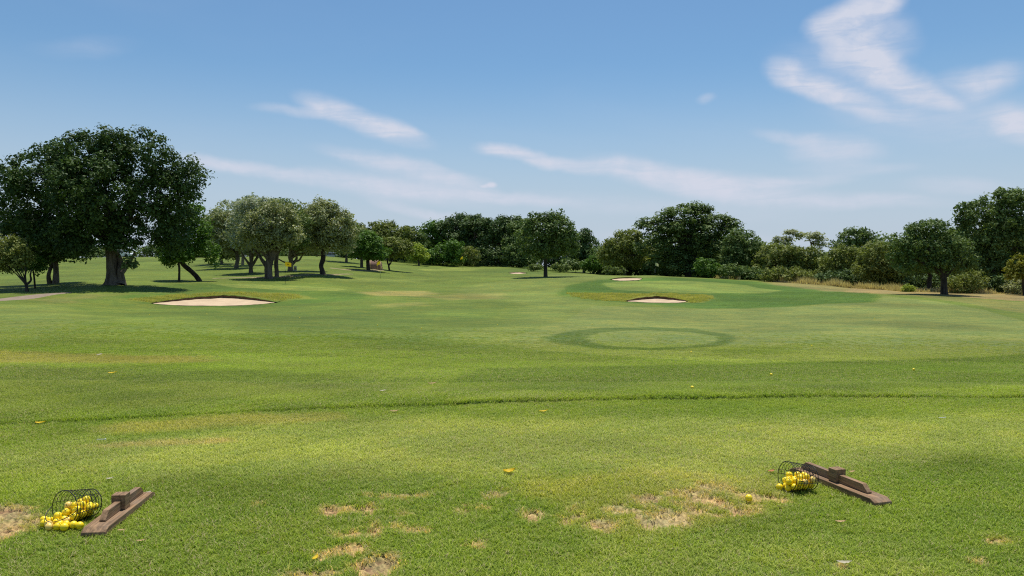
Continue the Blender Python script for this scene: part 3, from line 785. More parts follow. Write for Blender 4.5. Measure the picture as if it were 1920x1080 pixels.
TRI = 0
def plant(name, label, cat, Y, limbs, lobes, kind, bark='bark', group=None, leafpx=3.6, clump=9.0, cover=1.0, squash=0.75,
          seed=0, depthk=1.0, inner=0.25, flat=0.0, tri=None, hang=0.0, bn=7, base=None, sides=9, hollow=.62, twig=1.0):
    """limbs: [(px,py,width)] lists, lobes: (px,py,rx,ry[,dy metres]); both measured as seen from the tee, built at distance Y in metres"""
    global TRI
    rs = np.random.RandomState(seed + 17)
    if base is not None:
        g = on_ground(*base); Y = g[1]
    m = Y / F
    def pt(px, py, dy=0.0):
        p = unproject(px, py, Y); return np.array([p[0], Y + dy, p[2]])
    if base is not None: g0 = on_ground(*base)
    elif limbs: p = pt(limbs[0][0][0], limbs[0][0][1]); g0 = np.array([p[0], Y, tz(p[0], Y)])
    else: p = pt(lobes[0][0], lobes[0][1]); g0 = np.array([p[0], Y, tz(p[0], Y)])
    root = empty(name, tuple(g0)); tag(root, label, cat, group)
    paths = []
    for li, lb in enumerate(limbs):
        pth = []
        for k, (px, py, w) in enumerate(lb):
            dy = 0 if li == 0 or k == 0 else rs.uniform(-1, 1) * w * m * 1.2
            p = pt(px, py, dy)
            if li == 0 and k == 0: p = np.array([p[0], Y, min(p[2], g0[2]) - 0.25])
            pth.append([*p, w * m * 0.5])
        # root flare
        paths.append(pth)
    LB = []
    for l in lobes:
        p = pt(l[0], l[1], l[4] if len(l) > 4 else 0.0)
        rx, rz = l[2] * m * (1.14 if Y > 85 else 1.05 if Y > 70 else 1.0), l[3] * m
        LB.append([p[0], p[1], p[2], rx, rx * 0.9 * depthk if rx < 1.6 * rz else 0.75 * rx * depthk, rz])
    LBa = np.array(LB)
    if paths:
        top = np.array(paths[0][-1]); wt = max(top[3], 0.02)
        idx = np.argsort(-LBa[:, 3] * LBa[:, 5])[:bn]
        for j, k in enumerate(idx):
            for rep in range(2 if j < 4 else 1):
                tgt = LBa[k, :3] + rs.uniform(-.55, .55, 3) * LBa[k, 3:]
                a = top[:3]; mid = (a * 0.5 + tgt * 0.5) + rs.uniform(-.08, .08, 3) * np.linalg.norm(tgt - a) + np.array([0, 0, 0.08 * np.linalg.norm(tgt - a)])
                q = a * 0.78 + mid * 0.22
                paths.append([[*a, wt * 0.8], [*q, wt * 0.62 * twig], [*mid, wt * 0.42 * twig], [*tgt, wt * 0.12 * twig]])
        # make all relative to root
        V, Fc = tube(paths, sides, seed)
        V = V - g0
        mesh_np('trunk', V, quads=Fc, mat=M[bark], parent=root, smooth=True)
    lp = leafpx * m
    use_tri = (Y > 85) if tri is None else tri
    V, Fc, tint = leaf_cloud(LB, clump * m, (lp * 1.25, lp * 0.75), cover * (0.62 if not use_tri else 0.62), squash, rs, use_tri, inner, flat, hang, hollow)
    V = V - g0
    # keep leaves above ground
    gz = terrain(V[:, 0] + g0[0], V[:, 1] + g0[1]) - g0[2] if len(V) < 400000 else None
    if gz is not None: V[:, 2] = np.maximum(V[:, 2], gz + 0.02)
    TRI += len(Fc) * (1 if use_tri else 2)
    kw = dict(tris=Fc) if use_tri else dict(quads=Fc)
    mesh_np('crown' if cat == 'tree' else 'foliage', V, mat=M[kind], parent=root, attrs={'tint': tint}, **kw)
    return root

#TREES
def tree(label, Y, limbs, lobes, kind, name='tree', **kw):
    return plant(name, label, 'tree', Y, limbs, lobes, kind, **kw)
def shrub(label, Y, lobes, kind, limbs=(), **kw):
    return plant('shrub', label, 'shrub', Y, list(limbs), lobes, kind, **kw)

# --- left group
tree('huge dark broad-leaved tree with thick flared trunk at the left', 0,
     [[(211, 536, 42), (211, 528, 27), (210, 512, 21), (209, 490, 19), (207, 470, 18), (206, 455, 16)],
      [(226, 536, 20), (225, 526, 15), (226, 508, 11), (221, 485, 9), (212, 462, 8)],
      [(226, 512, 12), (233, 499, 9), (244, 486, 6), (252, 474, 4)],
      [(208, 460, 16), (230, 420, 12), (252, 380, 9), (262, 345, 4)],
      [(208, 460, 15), (180, 420, 11), (130, 385, 8), (85, 350, 4)],
      [(209, 460, 12), (206, 400, 9), (200, 350, 6), (205, 300, 3)]],
     [(75, 335, 62, 52), (45, 395, 48, 55), (150, 305, 66, 50), (212, 290, 52, 46), (282, 310, 52, 58), (340, 330, 42, 30), (348, 362, 24, 22),
      (310, 380, 52, 45), (200, 370, 80, 70, -2), (130, 385, 70, 55, 1), (262, 425, 62, 44), (185, 445, 62, 30, -2), (110, 440, 52, 32), (290, 268, 18, 22), (228, 262, 26, 22), (175, 268, 28, 20), (105, 290, 34, 28), (20, 330, 24, 30), (320, 440, 38, 32), (245, 452, 36, 18, -1.5)],
     'fig', name='fig_tree', bark='bark', base=(213, 534), leafpx=5.0, clump=14, cover=1.1, squash=0.75, seed=1, tri=False, hang=.3, sides=14, inner=.3)
tree('dark tree on a pair of slim trunks, half under the huge tree', 0,
     [[(104, 532, 14), (105, 515, 10), (104, 495, 9), (100, 475, 7)], [(94, 534, 10), (95, 515, 7), (97, 490, 6), (99, 470, 4)]],
     [(100, 455, 70, 30), (60, 440, 46, 40), (30, 425, 34, 36), (140, 468, 40, 22), (85, 478, 46, 16), (30, 400, 30, 30)], 'fig', bark='bark', base=(100, 532), leafpx=4.6, clump=11, seed=2, inner=.35)
tree('small olive tree with a forked black trunk at the left edge', 0,
     [[(51, 548, 7), (50, 540, 5.5), (49, 533, 5)], [(49, 534, 5), (45, 525, 3.6), (46, 512, 3), (48, 503, 2)], [(49, 534, 5), (56, 526, 3.6), (59, 515, 3), (59, 505, 2)]],
     [(0, 468, 40, 30), (12, 492, 34, 18), (-25, 480, 34, 32), (40, 480, 18, 18)], 'thorn', bark='bark_dark', base=(51, 547), leafpx=4.2, clump=8, seed=3, bn=4, twig=.7)
tree('low leafy tree touching the forked trunk tree on its right', 0, [[(66, 540, 3), (64, 520, 3), (62, 505, 2)]],
     [(58, 494, 22, 15), (72, 502, 14, 9), (45, 500, 14, 9)], 'green', bark='bark_dark', base=(66, 541), leafpx=4.0, clump=6, seed=4, bn=3)
tree('bright green tree on a dark trunk leaning hard to the left', 0,
     [[(377, 528, 11), (370, 520, 9), (358, 508, 8.5), (346, 498, 8), (338, 488, 7)]],
     [(352, 425, 36, 38), (370, 450, 24, 34), (338, 465, 32, 30), (318, 478, 17, 16), (396, 478, 19, 15), (360, 395, 20, 16)], 'green', bark='bark_dark', base=(377, 527), leafpx=4.4, clump=9, seed=5, inner=.3)
tree('slender straight trunk tree just left of the leaning tree', 0, [[(335, 529, 5), (336, 515, 4), (336, 500, 4), (334, 485, 3)]],
     [(316, 484, 16, 12), (342, 478, 20, 14), (326, 462, 20, 18)], 'green', bark='bark_dark', base=(335, 528), leafpx=4.2, clump=7, seed=6, bn=3)
shrub('bushy growth sprouting from the side of the huge flared trunk', 61.0, [(243, 488, 11, 9), (236, 497, 8, 7), (250, 497, 7, 6)], 'deep', leafpx=4, clump=5, seed=7)

# --- grey-olive grove
tree('olive tree with a curved single trunk, first of the grey grove', 0, [[(442, 504, 10), (444, 495, 7), (446, 485, 7), (444, 475, 6)]],
     [(430, 430, 34, 32), (425, 455, 34, 26), (410, 412, 20, 18), (455, 440, 24, 30)], 'olive', base=(442, 503), leafpx=3.8, seed=8)
tree('grey-green tree with a V-forked trunk inside the grove', 0, [[(471, 513, 9), (470, 505, 7), (471, 498, 6.5)], [(471, 500, 6), (464, 490, 4), (456, 480, 3.5), (452, 472, 2)], [(471, 500, 6), (478, 488, 5), (486, 474, 4), (490, 465, 3)], [(471, 500, 5), (470, 485, 4), (468, 470, 3)]],
     [(468, 425, 36, 36), (470, 455, 34, 22), (462, 393, 28, 18), (480, 385, 20, 14)], 'silver', base=(471, 512), leafpx=3.4, seed=9, cover=.85)
tree('stout grove tree with thick rough trunk and limbs spread both ways', 0,
     [[(504, 524, 18), (503, 514, 14.5), (503, 500, 14), (506, 488, 13)], [(501, 500, 9), (492, 488, 6.5), (484, 478, 5), (476, 468, 3)], [(506, 490, 10), (514, 474, 7.5), (524, 464, 6), (535, 456, 4)]],
     [(510, 420, 44, 34), (500, 446, 46, 24), (535, 435, 34, 30), (520, 398, 32, 20), (478, 432, 26, 24)], 'olive', base=(504, 523), leafpx=3.9, seed=10, tri=False)
tree('straight dark trunk tree right behind the stout grove tree', 0, [[(519, 520, 9), (519, 508, 8), (518, 495, 8), (519, 478, 7)]],
     [(545, 415, 34, 34), (540, 448, 40, 22), (528, 395, 26, 18)], 'deep', base=(519, 519), leafpx=3.7, seed=11)
tree('pale-barked tree with low level limbs beside the white marker stone', 0,
     [[(545, 510, 12), (545, 500, 9), (546, 490, 8), (543, 480, 7)], [(546, 497, 7), (554, 487, 5), (556, 480, 4), (550, 474, 3)], [(552, 490, 5), (560, 488, 3.5), (566, 480, 3), (572, 472, 2)], [(544, 486, 6), (560, 476, 3.5), (585, 476, 2.8), (600, 480, 2)], [(544, 493, 5), (534, 492, 3), (525, 487, 2.5), (518, 483, 2)]],
     [(570, 410, 34, 30), (575, 440, 40, 26), (560, 460, 30, 12), (590, 462, 20, 10)], 'olive', bark='bark_pale', base=(545, 508), leafpx=3.6, seed=12)
tree('tallest grove tree with grey crinkled crown and bent trunk', 0, [[(606, 516, 12), (604, 508, 9), (602, 498, 8.5), (606, 485, 9), (606, 470, 8)]],
     [(605, 400, 28, 24), (612, 425, 46, 34), (600, 450, 44, 22), (640, 430, 26, 34), (640, 455, 26, 18), (590, 415, 26, 28), (603, 386, 16, 12)], 'olive', bark='bark_dark', base=(606, 515), leafpx=3.8, seed=13, tri=False)
tree('airy pale treetop rising behind the left of the grove', 108, [[(455, 495, 6), (456, 470, 5), (458, 440, 4)]], [(430, 392, 24, 16), (472, 386, 32, 18), (412, 402, 14, 9), (520, 385, 24, 12), (450, 410, 36, 16)], 'silver', bark='bark_pale', leafpx=3.2, clump=7, cover=.42, squash=.5, seed=14, inner=.1, bn=9)
tree('dark green tree hanging low behind the grove at its right end', 118, [[(649, 486, 5), (650, 476, 4), (650, 466, 4)]], [(648, 452, 26, 20), (660, 440, 16, 22), (630, 462, 18, 12)], 'deep', leafpx=3.6, seed=15)
tree('olive backing tree between the grove and the leaning tree', 112, [[(415, 493, 6), (415, 470, 5)]], [(408, 440, 26, 36), (425, 460, 30, 24)], 'thorn', leafpx=3.8, seed=16)

# --- centre left
tree('dark green round tree beside the brown tent', 0, [[(691, 508, 8), (690, 498, 6.5), (690, 488, 6)]],
     [(692, 462, 27, 24), (705, 474, 22, 16), (676, 474, 18, 14), (690, 448, 18, 14)], 'green', bark='bark_dark', base=(691, 507), leafpx=3.6, clump=6.5, seed=17)
tree('half-hidden tree left of the round tree by the tent', 0, [[(678, 501, 6), (678, 492, 5), (678, 482, 5)]],
     [(672, 462, 18, 20), (668, 445, 16, 16), (682, 450, 16, 18)], 'deep', base=(678, 501), leafpx=3.5, clump=6, seed=18)
tree('small round-topped tree on a thin black Y-shaped trunk', 0, [[(731, 508, 4), (729, 500, 3), (729, 497, 2.6)], [(729, 498, 2.6), (726, 491, 2), (728, 484, 2)], [(729, 498, 2.6), (733, 492, 2), (735, 484, 2)]],
     [(742, 462, 26, 17), (750, 470, 22, 14), (730, 470, 18, 14)], 'thorn', bark='bark_dark', base=(731, 507), leafpx=3.4, clump=6, seed=19, bn=3, twig=.6)
tree('small yellow-green tree standing alone before the dark thicket', 0, [[(786, 499, 4), (785, 492, 3.4), (784, 485, 3)]],
     [(782, 473, 17, 13), (776, 480, 13, 9), (793, 481, 12, 9), (785, 463, 9, 7)], 'lime', base=(786, 498), leafpx=3.2, clump=5, seed=20, bn=3)
tree('broad low dark dome tree behind the Y-shaped trunk tree', 150, [[(700, 495, 7), (700, 475, 6)]], [(700, 445, 44, 20), (675, 458, 30, 20), (735, 440, 40, 16), (716, 425, 22, 8), (690, 432, 26, 10)], 'thorn', leafpx=3.4, clump=8, seed=21)
tree('second dark dome tree, right of the broad low dome', 152, [[(765, 495, 7), (765, 475, 6)]], [(768, 445, 30, 18), (750, 458, 30, 18), (785, 452, 20, 14), (755, 470, 40, 18)], 'deep', leafpx=3.4, clump=8, seed=22)

# --- centre thicket
CT = 'trees of the dark thicket behind the centre'
tree('light green rounded treetop at the left end of the dark thicket', 162, [[(818, 495, 6), (818, 460, 5)]], [(816, 430, 22, 15), (806, 448, 24, 18), (835, 438, 20, 16)], 'green', leafpx=3.4, clump=7.5, seed=23, group=CT)
tree('black-green spiky-topped thicket tree behind the far flag', 160, [[(860, 497, 6), (862, 460, 5)]], [(862, 420, 24, 15), (850, 435, 28, 22), (845, 411, 10, 8), (875, 440, 22, 24), (868, 412, 14, 9)], 'dark', bark='bark_dark', leafpx=3.4, clump=8, seed=24, group=CT)
tree('layered dark thicket tree with bare inner branches', 156, [[(895, 499, 7), (893, 470, 6), (890, 450, 5)]], [(892, 420, 24, 14), (905, 438, 30, 22), (880, 452, 26, 22), (898, 412, 16, 9)], 'dark', bark='bark', leafpx=3.4, clump=9, squash=.4, flat=.5, seed=25, group=CT)
tree('dark thicket tree with ragged top, third in the middle', 154, [[(940, 500, 7), (940, 460, 6)]], [(935, 422, 26, 15), (925, 445, 28, 26), (955, 440, 26, 26), (950, 414, 12, 8), (967, 420, 12, 10)], 'dark', leafpx=3.4, clump=8.5, seed=26, group=CT)
tree('dull green thicket tree next to the lone tree', 150, [[(978, 500, 6), (978, 460, 5)]], [(978, 440, 24, 26), (970, 462, 26, 24), (990, 428, 18, 18)], 'deep', leafpx=3.4, clump=8, seed=27, group=CT)
shrub('light green leafy bush left of the far flag', 143, [(820, 478, 24, 17), (840, 470, 20, 18), (802, 484, 16, 12)], 'green', leafpx=3.4, clump=6.5, seed=28)
shrub('mid green upright bush directly left of the far flag', 141, [(852, 470, 15, 20), (848, 484, 18, 14)], 'green', leafpx=3.3, clump=6, seed=29, cover=.8)
shrub('brownish green bush directly right of the far flag', 146, [(880, 477, 16, 15), (876, 487, 18, 12)], 'thorn', leafpx=3.3, clump=6, seed=30)
shrub('dark undergrowth bush at the foot of the layered thicket tree', 150, [(910, 482, 24, 18), (935, 486, 24, 16)], 'dark', leafpx=3.4, clump=7, seed=31)
shrub('grey-green undergrowth bush left of the lone tree trunk', 147, [(965, 482, 24, 20), (985, 488, 20, 14)], 'deep', leafpx=3.4, clump=7, seed=32)
tree('lone full tree with a straight black trunk in mid fairway', 0, [[(1023, 520, 9), (1023, 510, 7), (1023, 495, 6.5), (1022, 475, 6), (1022, 455, 5)]],
     [(1020, 425, 34, 22), (1040, 435, 34, 28), (1000, 450, 32, 26), (1045, 462, 34, 20), (1010, 472, 32, 14), (1043, 408, 18, 11), (1008, 412, 20, 12), (1065, 448, 16, 22)], 'deep', bark='bark_dark', base=(1023, 519), leafpx=3.8, clump=8, seed=33, cover=1.15, tri=False)
tree('dark jagged tree just right of the lone tree', 135, [[(1095, 502, 6), (1095, 470, 5)]], [(1092, 452, 20, 22), (1102, 470, 24, 22), (1080, 470, 22, 26), (1098, 438, 10, 9)], 'dark', leafpx=3.6, clump=8, seed=34)
shrub('fresh green bush between the jagged tree and the crest', 128, [(1115, 492, 14, 12), (1105, 498, 12, 8)], 'green', leafpx=3.4, clump=5.5, seed=35)
shrub('low dark bush behind the lone trunk on its right', 130, [(1070, 496, 18, 10), (1085, 499, 12, 8)], 'deep', leafpx=3.4, clump=5.5, seed=36)
shrub('low pale weeds bush at the foot of the lone trunk', 124, [(1050, 501, 16, 6), (1003, 501, 14, 5)], 'weed', leafpx=3, clump=4, seed=37)

# --- right wood
RW = 'trees of the wood along the right side'
tree('brown-green round tree left of the great cedar-like tree', 122, [[(1172, 512, 6), (1172, 480, 5)]], [(1170, 462, 32, 24), (1155, 480, 28, 26), (1190, 475, 30, 28), (1180, 442, 20, 12)], 'thorn', leafpx=3.6, clump=7, seed=38, group=RW, cover=1.1)
tree('great spreading tree with flat layered sprays, tallest of the middle', 116, [[(1290, 517, 12), (1290, 480, 10), (1288, 450, 8)]],
     [(1290, 405, 44, 20), (1245, 430, 46, 22), (1335, 425, 42, 24), (1290, 435, 60, 30), (1250, 465, 50, 28), (1320, 468, 50, 28), (1280, 495, 60, 20), (1303, 392, 22, 10), (1222, 418, 22, 8), (1360, 412, 20, 8)], 'deep', bark='bark_dark', leafpx=4.2, clump=11, squash=.33, flat=.8, seed=39, group=RW, cover=1.2, inner=.35, tri=False)
tree('dull rounded tree at the right shoulder of the great layered tree', 110, [[(1392, 522, 6), (1392, 490, 5)]], [(1392, 460, 30, 26), (1378, 482, 28, 30), (1410, 480, 26, 26), (1390, 443, 18, 12)], 'deep', leafpx=3.6, clump=7.5, seed=40, group=RW)
tree('far pale flat-topped acacia, left one of the pair on the skyline', 165, [[(1478, 525, 5), (1478, 470, 4)]], [(1477, 448, 24, 9), (1488, 440, 16, 6), (1466, 455, 18, 8)], 'olive', leafpx=3.2, clump=8, squash=.3, flat=1, seed=41, cover=.8)
tree('far pale flat-topped acacia, right one of the pair on the skyline', 168, [[(1520, 525, 5), (1522, 470, 4), (1521, 458, 3)]], [(1518, 441, 18, 6), (1530, 449, 18, 7), (1535, 459, 12, 5)], 'olive', leafpx=3.2, clump=7, squash=.3, flat=1, seed=42, cover=.7)
tree('olive thorny tree below the left flat-topped acacia', 106, [[(1455, 528, 5), (1455, 500, 4)]], [(1455, 480, 28, 22), (1440, 500, 26, 20), (1475, 495, 24, 22)], 'thorn', leafpx=3.6, clump=6.5, seed=43, group=RW)
tree('olive thorny tree below the right flat-topped acacia', 104, [[(1520, 530, 5), (1520, 500, 4)]], [(1515, 485, 28, 22), (1500, 505, 26, 18), (1538, 495, 26, 24), (1490, 475, 18, 14)], 'thorn', leafpx=3.6, clump=6.5, seed=44, group=RW)
tree('dark leafy treetop standing above the thorny scrub', 112, [[(1605, 535, 6), (1605, 480, 5)]], [(1606, 447, 28, 16), (1590, 458, 24, 14), (1625, 458, 22, 16), (1618, 438, 14, 8)], 'deep', leafpx=3.6, clump=7.5, seed=45, group=RW)
tree('yellowish thorny tree beneath the dark leafy treetop', 98, [[(1585, 533, 5), (1585, 505, 4)]], [(1585, 480, 28, 20), (1565, 497, 26, 22), (1605, 490, 28, 22), (1590, 510, 40, 14)], 'thorn', leafpx=3.6, clump=6.5, seed=46, group=RW)
tree('brown-olive tangled tree left of the shading black-trunk tree', 90, [[(1650, 538, 5), (1650, 505, 4)]], [(1650, 480, 34, 26), (1635, 505, 30, 22), (1672, 498, 30, 28), (1660, 520, 34, 14)], 'thorn', leafpx=3.8, clump=6.5, seed=47, group=RW)
tree('wide tree with feathery top and thick black trunk by the rough', 0, [[(1771, 553, 15), (1770, 544, 11), (1770, 530, 11), (1768, 515, 10)], [(1769, 522, 7), (1758, 508, 6), (1745, 495, 4)], [(1769, 522, 7), (1782, 506, 6), (1795, 492, 4)]],
     [(1745, 435, 46, 20), (1700, 462, 34, 26), (1750, 465, 52, 28), (1790, 470, 36, 28), (1730, 495, 48, 18), (1785, 497, 40, 14), (1712, 427, 20, 10), (1690, 485, 24, 22)], 'deep', bark='bark_dark', base=(1771, 552), leafpx=4.2, clump=8, seed=48, cover=1.1, tri=False)
tree('darker tree on a second trunk behind the black-trunk tree', 80, [[(1742, 546, 9), (1742, 530, 8), (1744, 515, 7)]], [(1740, 480, 34, 24), (1720, 500, 30, 18)], 'dark', bark='bark_dark', leafpx=4, seed=49)
tree('tallest tree of the right wood, airy leafy top at the right edge', 82, [[(1862, 552, 16), (1862, 520, 13), (1860, 490, 11), (1862, 460, 9)]],
     [(1880, 385, 42, 26), (1840, 402, 40, 26), (1915, 400, 36, 34), (1860, 430, 60, 34), (1830, 460, 46, 34), (1890, 465, 50, 36), (1850, 500, 60, 30), (1905, 500, 40, 26), (1895, 365, 26, 12), (1815, 390, 18, 12), (1930, 450, 40, 50)], 'deep', bark='bark_dark', leafpx=4.6, clump=9, seed=50, cover=.95, inner=.25, tri=False)
tree('bright yellow-green little tree at the far right edge', 74, [[(1921, 556, 6), (1920, 545, 5), (1918, 530, 4)]], [(1915, 495, 20, 18), (1905, 510, 18, 14), (1925, 512, 20, 16), (1932, 490, 14, 14)], 'yellow', bark='bark_dark', leafpx=4, clump=6, squash=.45, seed=51, bn=3)
shrub('dry brownish bush right of the thick black trunk', 76, [(1800, 530, 26, 16), (1825, 526, 24, 20), (1815, 540, 30, 10)], 'thorn', leafpx=3.6, clump=5.5, seed=52, cover=.6)
shrub('dark bush at the foot of the tallest right tree', 78, [(1868, 533, 28, 18), (1855, 543, 24, 10)], 'dark', leafpx=4, clump=6.5, seed=53)
shrub('thin grey-green bush under the yellow little tree', 76, [(1898, 535, 18, 14), (1910, 545, 20, 8)], 'olive', leafpx=3.4, clump=5, seed=54, cover=.5)
shrub('small bright bush in the dry grass left of the second trunk', 76, [(1703, 541, 11, 7), (1696, 545, 8, 5)], 'lime', leafpx=3.2, clump=4, seed=55)
shrub('dark rounded bush behind the dry grass at mid right', 92, [(1690, 528, 30, 16), (1665, 530, 26, 12)], 'deep', leafpx=3.8, clump=6.5, seed=56)
shrub('shadowy bush closing the gap behind the second trunk', 88, [(1755, 530, 30, 20), (1725, 532, 24, 16)], 'dark', leafpx=3.8, clump=7, seed=57)
shrub('dark low bush at the foot of the yellowish thorny tree', 94, [(1600, 522, 34, 14), (1565, 522, 30, 12)], 'dark', leafpx=3.8, clump=6.5, seed=58)
shrub('low thorny bush at the foot of the dull rounded tree', 103, [(1405, 512, 28, 13), (1375, 508, 24, 12), (1432, 516, 22, 12)], 'deep', leafpx=3.6, clump=6, seed=59)
shrub('green bush under the right side of the great layered tree', 108, [(1325, 500, 22, 14), (1345, 508, 20, 11)], 'green', leafpx=3.6, clump=6, seed=60, cover=.8)
shrub('pale green weeds bush left of the white flag', 114, [(1142, 507, 10, 8), (1160, 508, 12, 7)], 'weed', leafpx=3.2, clump=4.5, seed=61)
shrub('low thorny bush under the pair of flat-topped acacias', 98, [(1480, 517, 34, 14), (1520, 520, 30, 13), (1450, 516, 22, 12)], 'thorn', leafpx=3.6, clump=6, seed=62)
print('leaf tris', TRI)

# far wood closing the view behind everything (one mass, nobody could count it)
def far_wood():
    rs = np.random.RandomState(77); L = []
    def row(x0, x1, Y, ytop, n, rr):
        for i in range(n):
            px = x0 + (x1 - x0) * (i + rs.rand() * .8) / n
            t = np.interp(px, [p[0] for p in ytop], [p[1] for p in ytop]) + rs.uniform(0, 8)
            p = unproject(px, t, Y); m = Y / F; g = tz(p[0], Y)
            r = rr * m * rs.uniform(.8, 1.2); hgt = max(p[2] - g, 1.5)
            L.append([p[0], Y + rs.uniform(-4, 4), g + hgt * .42, r, r, hgt * .56])
    row(780, 1140, 172, [(780, 445), (850, 425), (960, 425), (1060, 430), (1090, 445), (1140, 470)], 20, 24)
    row(1130, 1460, 132, [(1130, 462), (1180, 445), (1300, 425), (1380, 440), (1460, 462)], 24, 28)
    row(1430, 1960, 122, [(1430, 470), (1500, 474), (1560, 474), (1620, 455), (1700, 440), (1800, 420), (1960, 392)], 34, 30)
    row(-60, 660, 178, [(-60, 455), (200, 458), (400, 455), (520, 462), (660, 455)], 34, 20)
    row(640, 800, 165, [(640, 455), (700, 440), (760, 445), (800, 455)], 9, 24)
    L = np.array(L)
    V, Fc, tint = leaf_cloud(L, 1.3, (.60, .38), .50, .75, rs, True, .3, hollow=.5)
    V[:, 2] = np.maximum(V[:, 2], terrain(V[:, 0], V[:, 1]) + .02)
    o = mesh_np('far_woodland', V, tris=Fc, mat=M['deep'], attrs={'tint': tint})
    tag(o, 'dark unbroken woodland behind the nearer trees', None, None, 'stuff')
    print('far wood', len(Fc))
far_wood()

# ------------------------------------------------------------------ dry tall grass by the tree line (stuff)
def stems(name, label, strips, matname, hgt, dens, wid, seed):
    rs = np.random.RandomState(seed); V = []; T = []
    for (xa, ya, xb, yb, depth, n, hk) in strips:
        a = on_ground(xa, ya); b = on_ground(xb, yb)
        k = int(n * dens)
        t = rs.rand(k); dd = rs.rand(k) * depth
        clump = 0.55 + 0.45 * np.sin(t * 37 + 3 * np.sin(t * 11)) + rs.uniform(-.2, .2, k)
        x = a[0] + (b[0] - a[0]) * t; y = a[1] + (b[1] - a[1]) * t + dd
        z = terrain(x, y)
        h = hgt * hk * np.clip(clump, .25, 1.2) * rs.uniform(.5, 1.1, k)
        an = rs.rand(k) * 6.283; lx = np.cos(an) * h * .35; ly = np.sin(an) * h * .35
        w = wid * rs.uniform(.6, 1.3, k)
        V.append(np.stack([np.stack([x - w, y, z], 1), np.stack([x + w, y, z], 1), np.stack([x + lx, y + ly, z + h], 1)], 1).reshape(-1, 3))
        T.append(np.repeat(rs.rand(k), 3))
    V = np.concatenate(V); T = np.concatenate(T)
    o = mesh_np(name, V, tris=np.arange(len(V)).reshape(-1, 3), mat=M[matname], attrs={'tint': T})
    tag(o, label, None, None, 'stuff')
stems('dry_grass', 'tall straw-coloured grass along the edge of the right wood',
      [(1325, 521, 1390, 525, 5, 1500, .8), (1450, 529, 1580, 537, 6, 4200, 1.15), (1580, 539, 1700, 546, 3.5, 3200, .95), (1780, 549, 1850, 551, 2.5, 1500, .9), (1690, 547, 1770, 548, 3, 1300, .6), (1850, 551, 1960, 553, 3, 1400, .7)],
      'strawy', .85, 1.5, 0.030, 5)
stems('weeds', 'pale green weeds along the foot of the centre thicket',
      [(745, 492, 900, 499.5, 5, 2600, .7), (930, 500, 1060, 511, 3, 1500, .45), (790, 497, 860, 499, 3, 900, .6)], 'weed', 1.0, 1.0, 0.05, 6)


def bank_grass(name, label, polys, n, hgt, wid, matname, seed):
    rs = np.random.RandomState(seed); V = []; T = []
    for P, k in zip(polys, n):
        P = gpoly(P); lo, hi = P.min(0), P.max(0)
        x = rs.uniform(lo[0], hi[0], k * 3); y = rs.uniform(lo[1], hi[1], k * 3)
        d = sdf_poly(P, x + .35 * wob(x, y, 2), y + .35 * wob(y, x, 2)); m = d < -rs.rand(len(x)) ** 2 * 1.0
        dens = .5 + .5 * wob(x, y, 2.2)
        for B in BP[:2]: m &= sdf_poly(B, x, y) > 0.12
        m &= rs.rand(len(x)) < np.clip(.35 + dens, 0, 1); x, y, dens = x[m][:k], y[m][:k], dens[m][:k]; kk = len(x)
        z = terrain(x, y) - .01; h = hgt * rs.uniform(.4, 1.1, kk) * (.6 + .6 * np.clip(dens, 0, 1)); an = rs.rand(kk) * 6.283
        lx, ly = np.cos(an) * h * .7, np.sin(an) * h * .7; w = wid * rs.uniform(.6, 1.3, kk); bx, by = -np.sin(an) * w, np.cos(an) * w
        V.append(np.stack([np.stack([x - bx, y - by, z], 1), np.stack([x + bx, y + by, z], 1), np.stack([x + lx, y + ly, z + h], 1)], 1).reshape(-1, 3))
        T.append(np.repeat(np.clip(rs.rand(kk) * .6 + .4 * dens, 0, 1), 3))
    V = np.concatenate(V); T = np.concatenate(T)
    o = mesh_np(name, V, tris=np.arange(len(V)).reshape(-1, 3), mat=M[matname], attrs={'tint': T}); tag(o, label, None, None, 'stuff')
M['bankgrass'] = mat_leafy('bank_grass', (0.15, 0.21, 0.03), (0.60, 0.52, 0.15), .35)
M['rough'] = mat_leafy('rough_blade', (0.07, 0.14, 0.016), (0.19, 0.27, 0.04), .3)
bank_grass('long_grass', 'yellowing longer grass on the banks around the bunkers',
    [[(1058, 550), (1110, 549), (1200, 550.5), (1330, 553), (1338, 560), (1320, 567), (1295, 568), (1232, 560), (1175, 566), (1120, 563), (1075, 556)],
     [(235, 562), (300, 554), (400, 549), (470, 548), (560, 553), (560, 560), (520, 566), (445, 559), (415, 557), (330, 563), (285, 568)]],
    [26000, 16000], .17, .022, 'bankgrass', 21)
bank_grass('collar_grass', 'darker rough grass collar round the raised flag green',
    [[(1046, 552), (1066, 536), (1130, 526), (1130, 535), (1160, 545), (1330, 551), (1470, 547), (1640, 548), (1648, 556), (1640, 566), (1400, 578), (1340, 575), (1335, 555), (1062, 549)]],
    [36000], .04, .014, 'rough', 22)
#DETAILS

# ------------------------------------------------------------------ materials of the small things
def mat_wood():
    m, nt, out = new_mat('weathered_wood')
    tc = nt.new('ShaderNodeTexCoord')
    v = nt.mapping(tc.outputs['Object'], (0, 0, 0), (0, 0, 0), (55, 3.5, 55))
    n = nt.noise(v, 1.0, 6, 0.7, 0.6)
    n2 = nt.noise(tc.outputs['Object'], 9.0, 4, 0.6)
    c = mix_color(nt, nt.ramp(n.outputs['Fac'], 0.3, 0.7), (0.11, 0.068, 0.040), (0.38, 0.235, 0.125))
    c = mix_color(nt, nt.ramp(n2.outputs['Fac'], 0.45, 0.75, 0, .55), c, (0.28, 0.21, 0.15))
    principled(nt, out, c, 0.85, n.outputs['Fac'], 0.2, 0.6, 0.004)
    return m

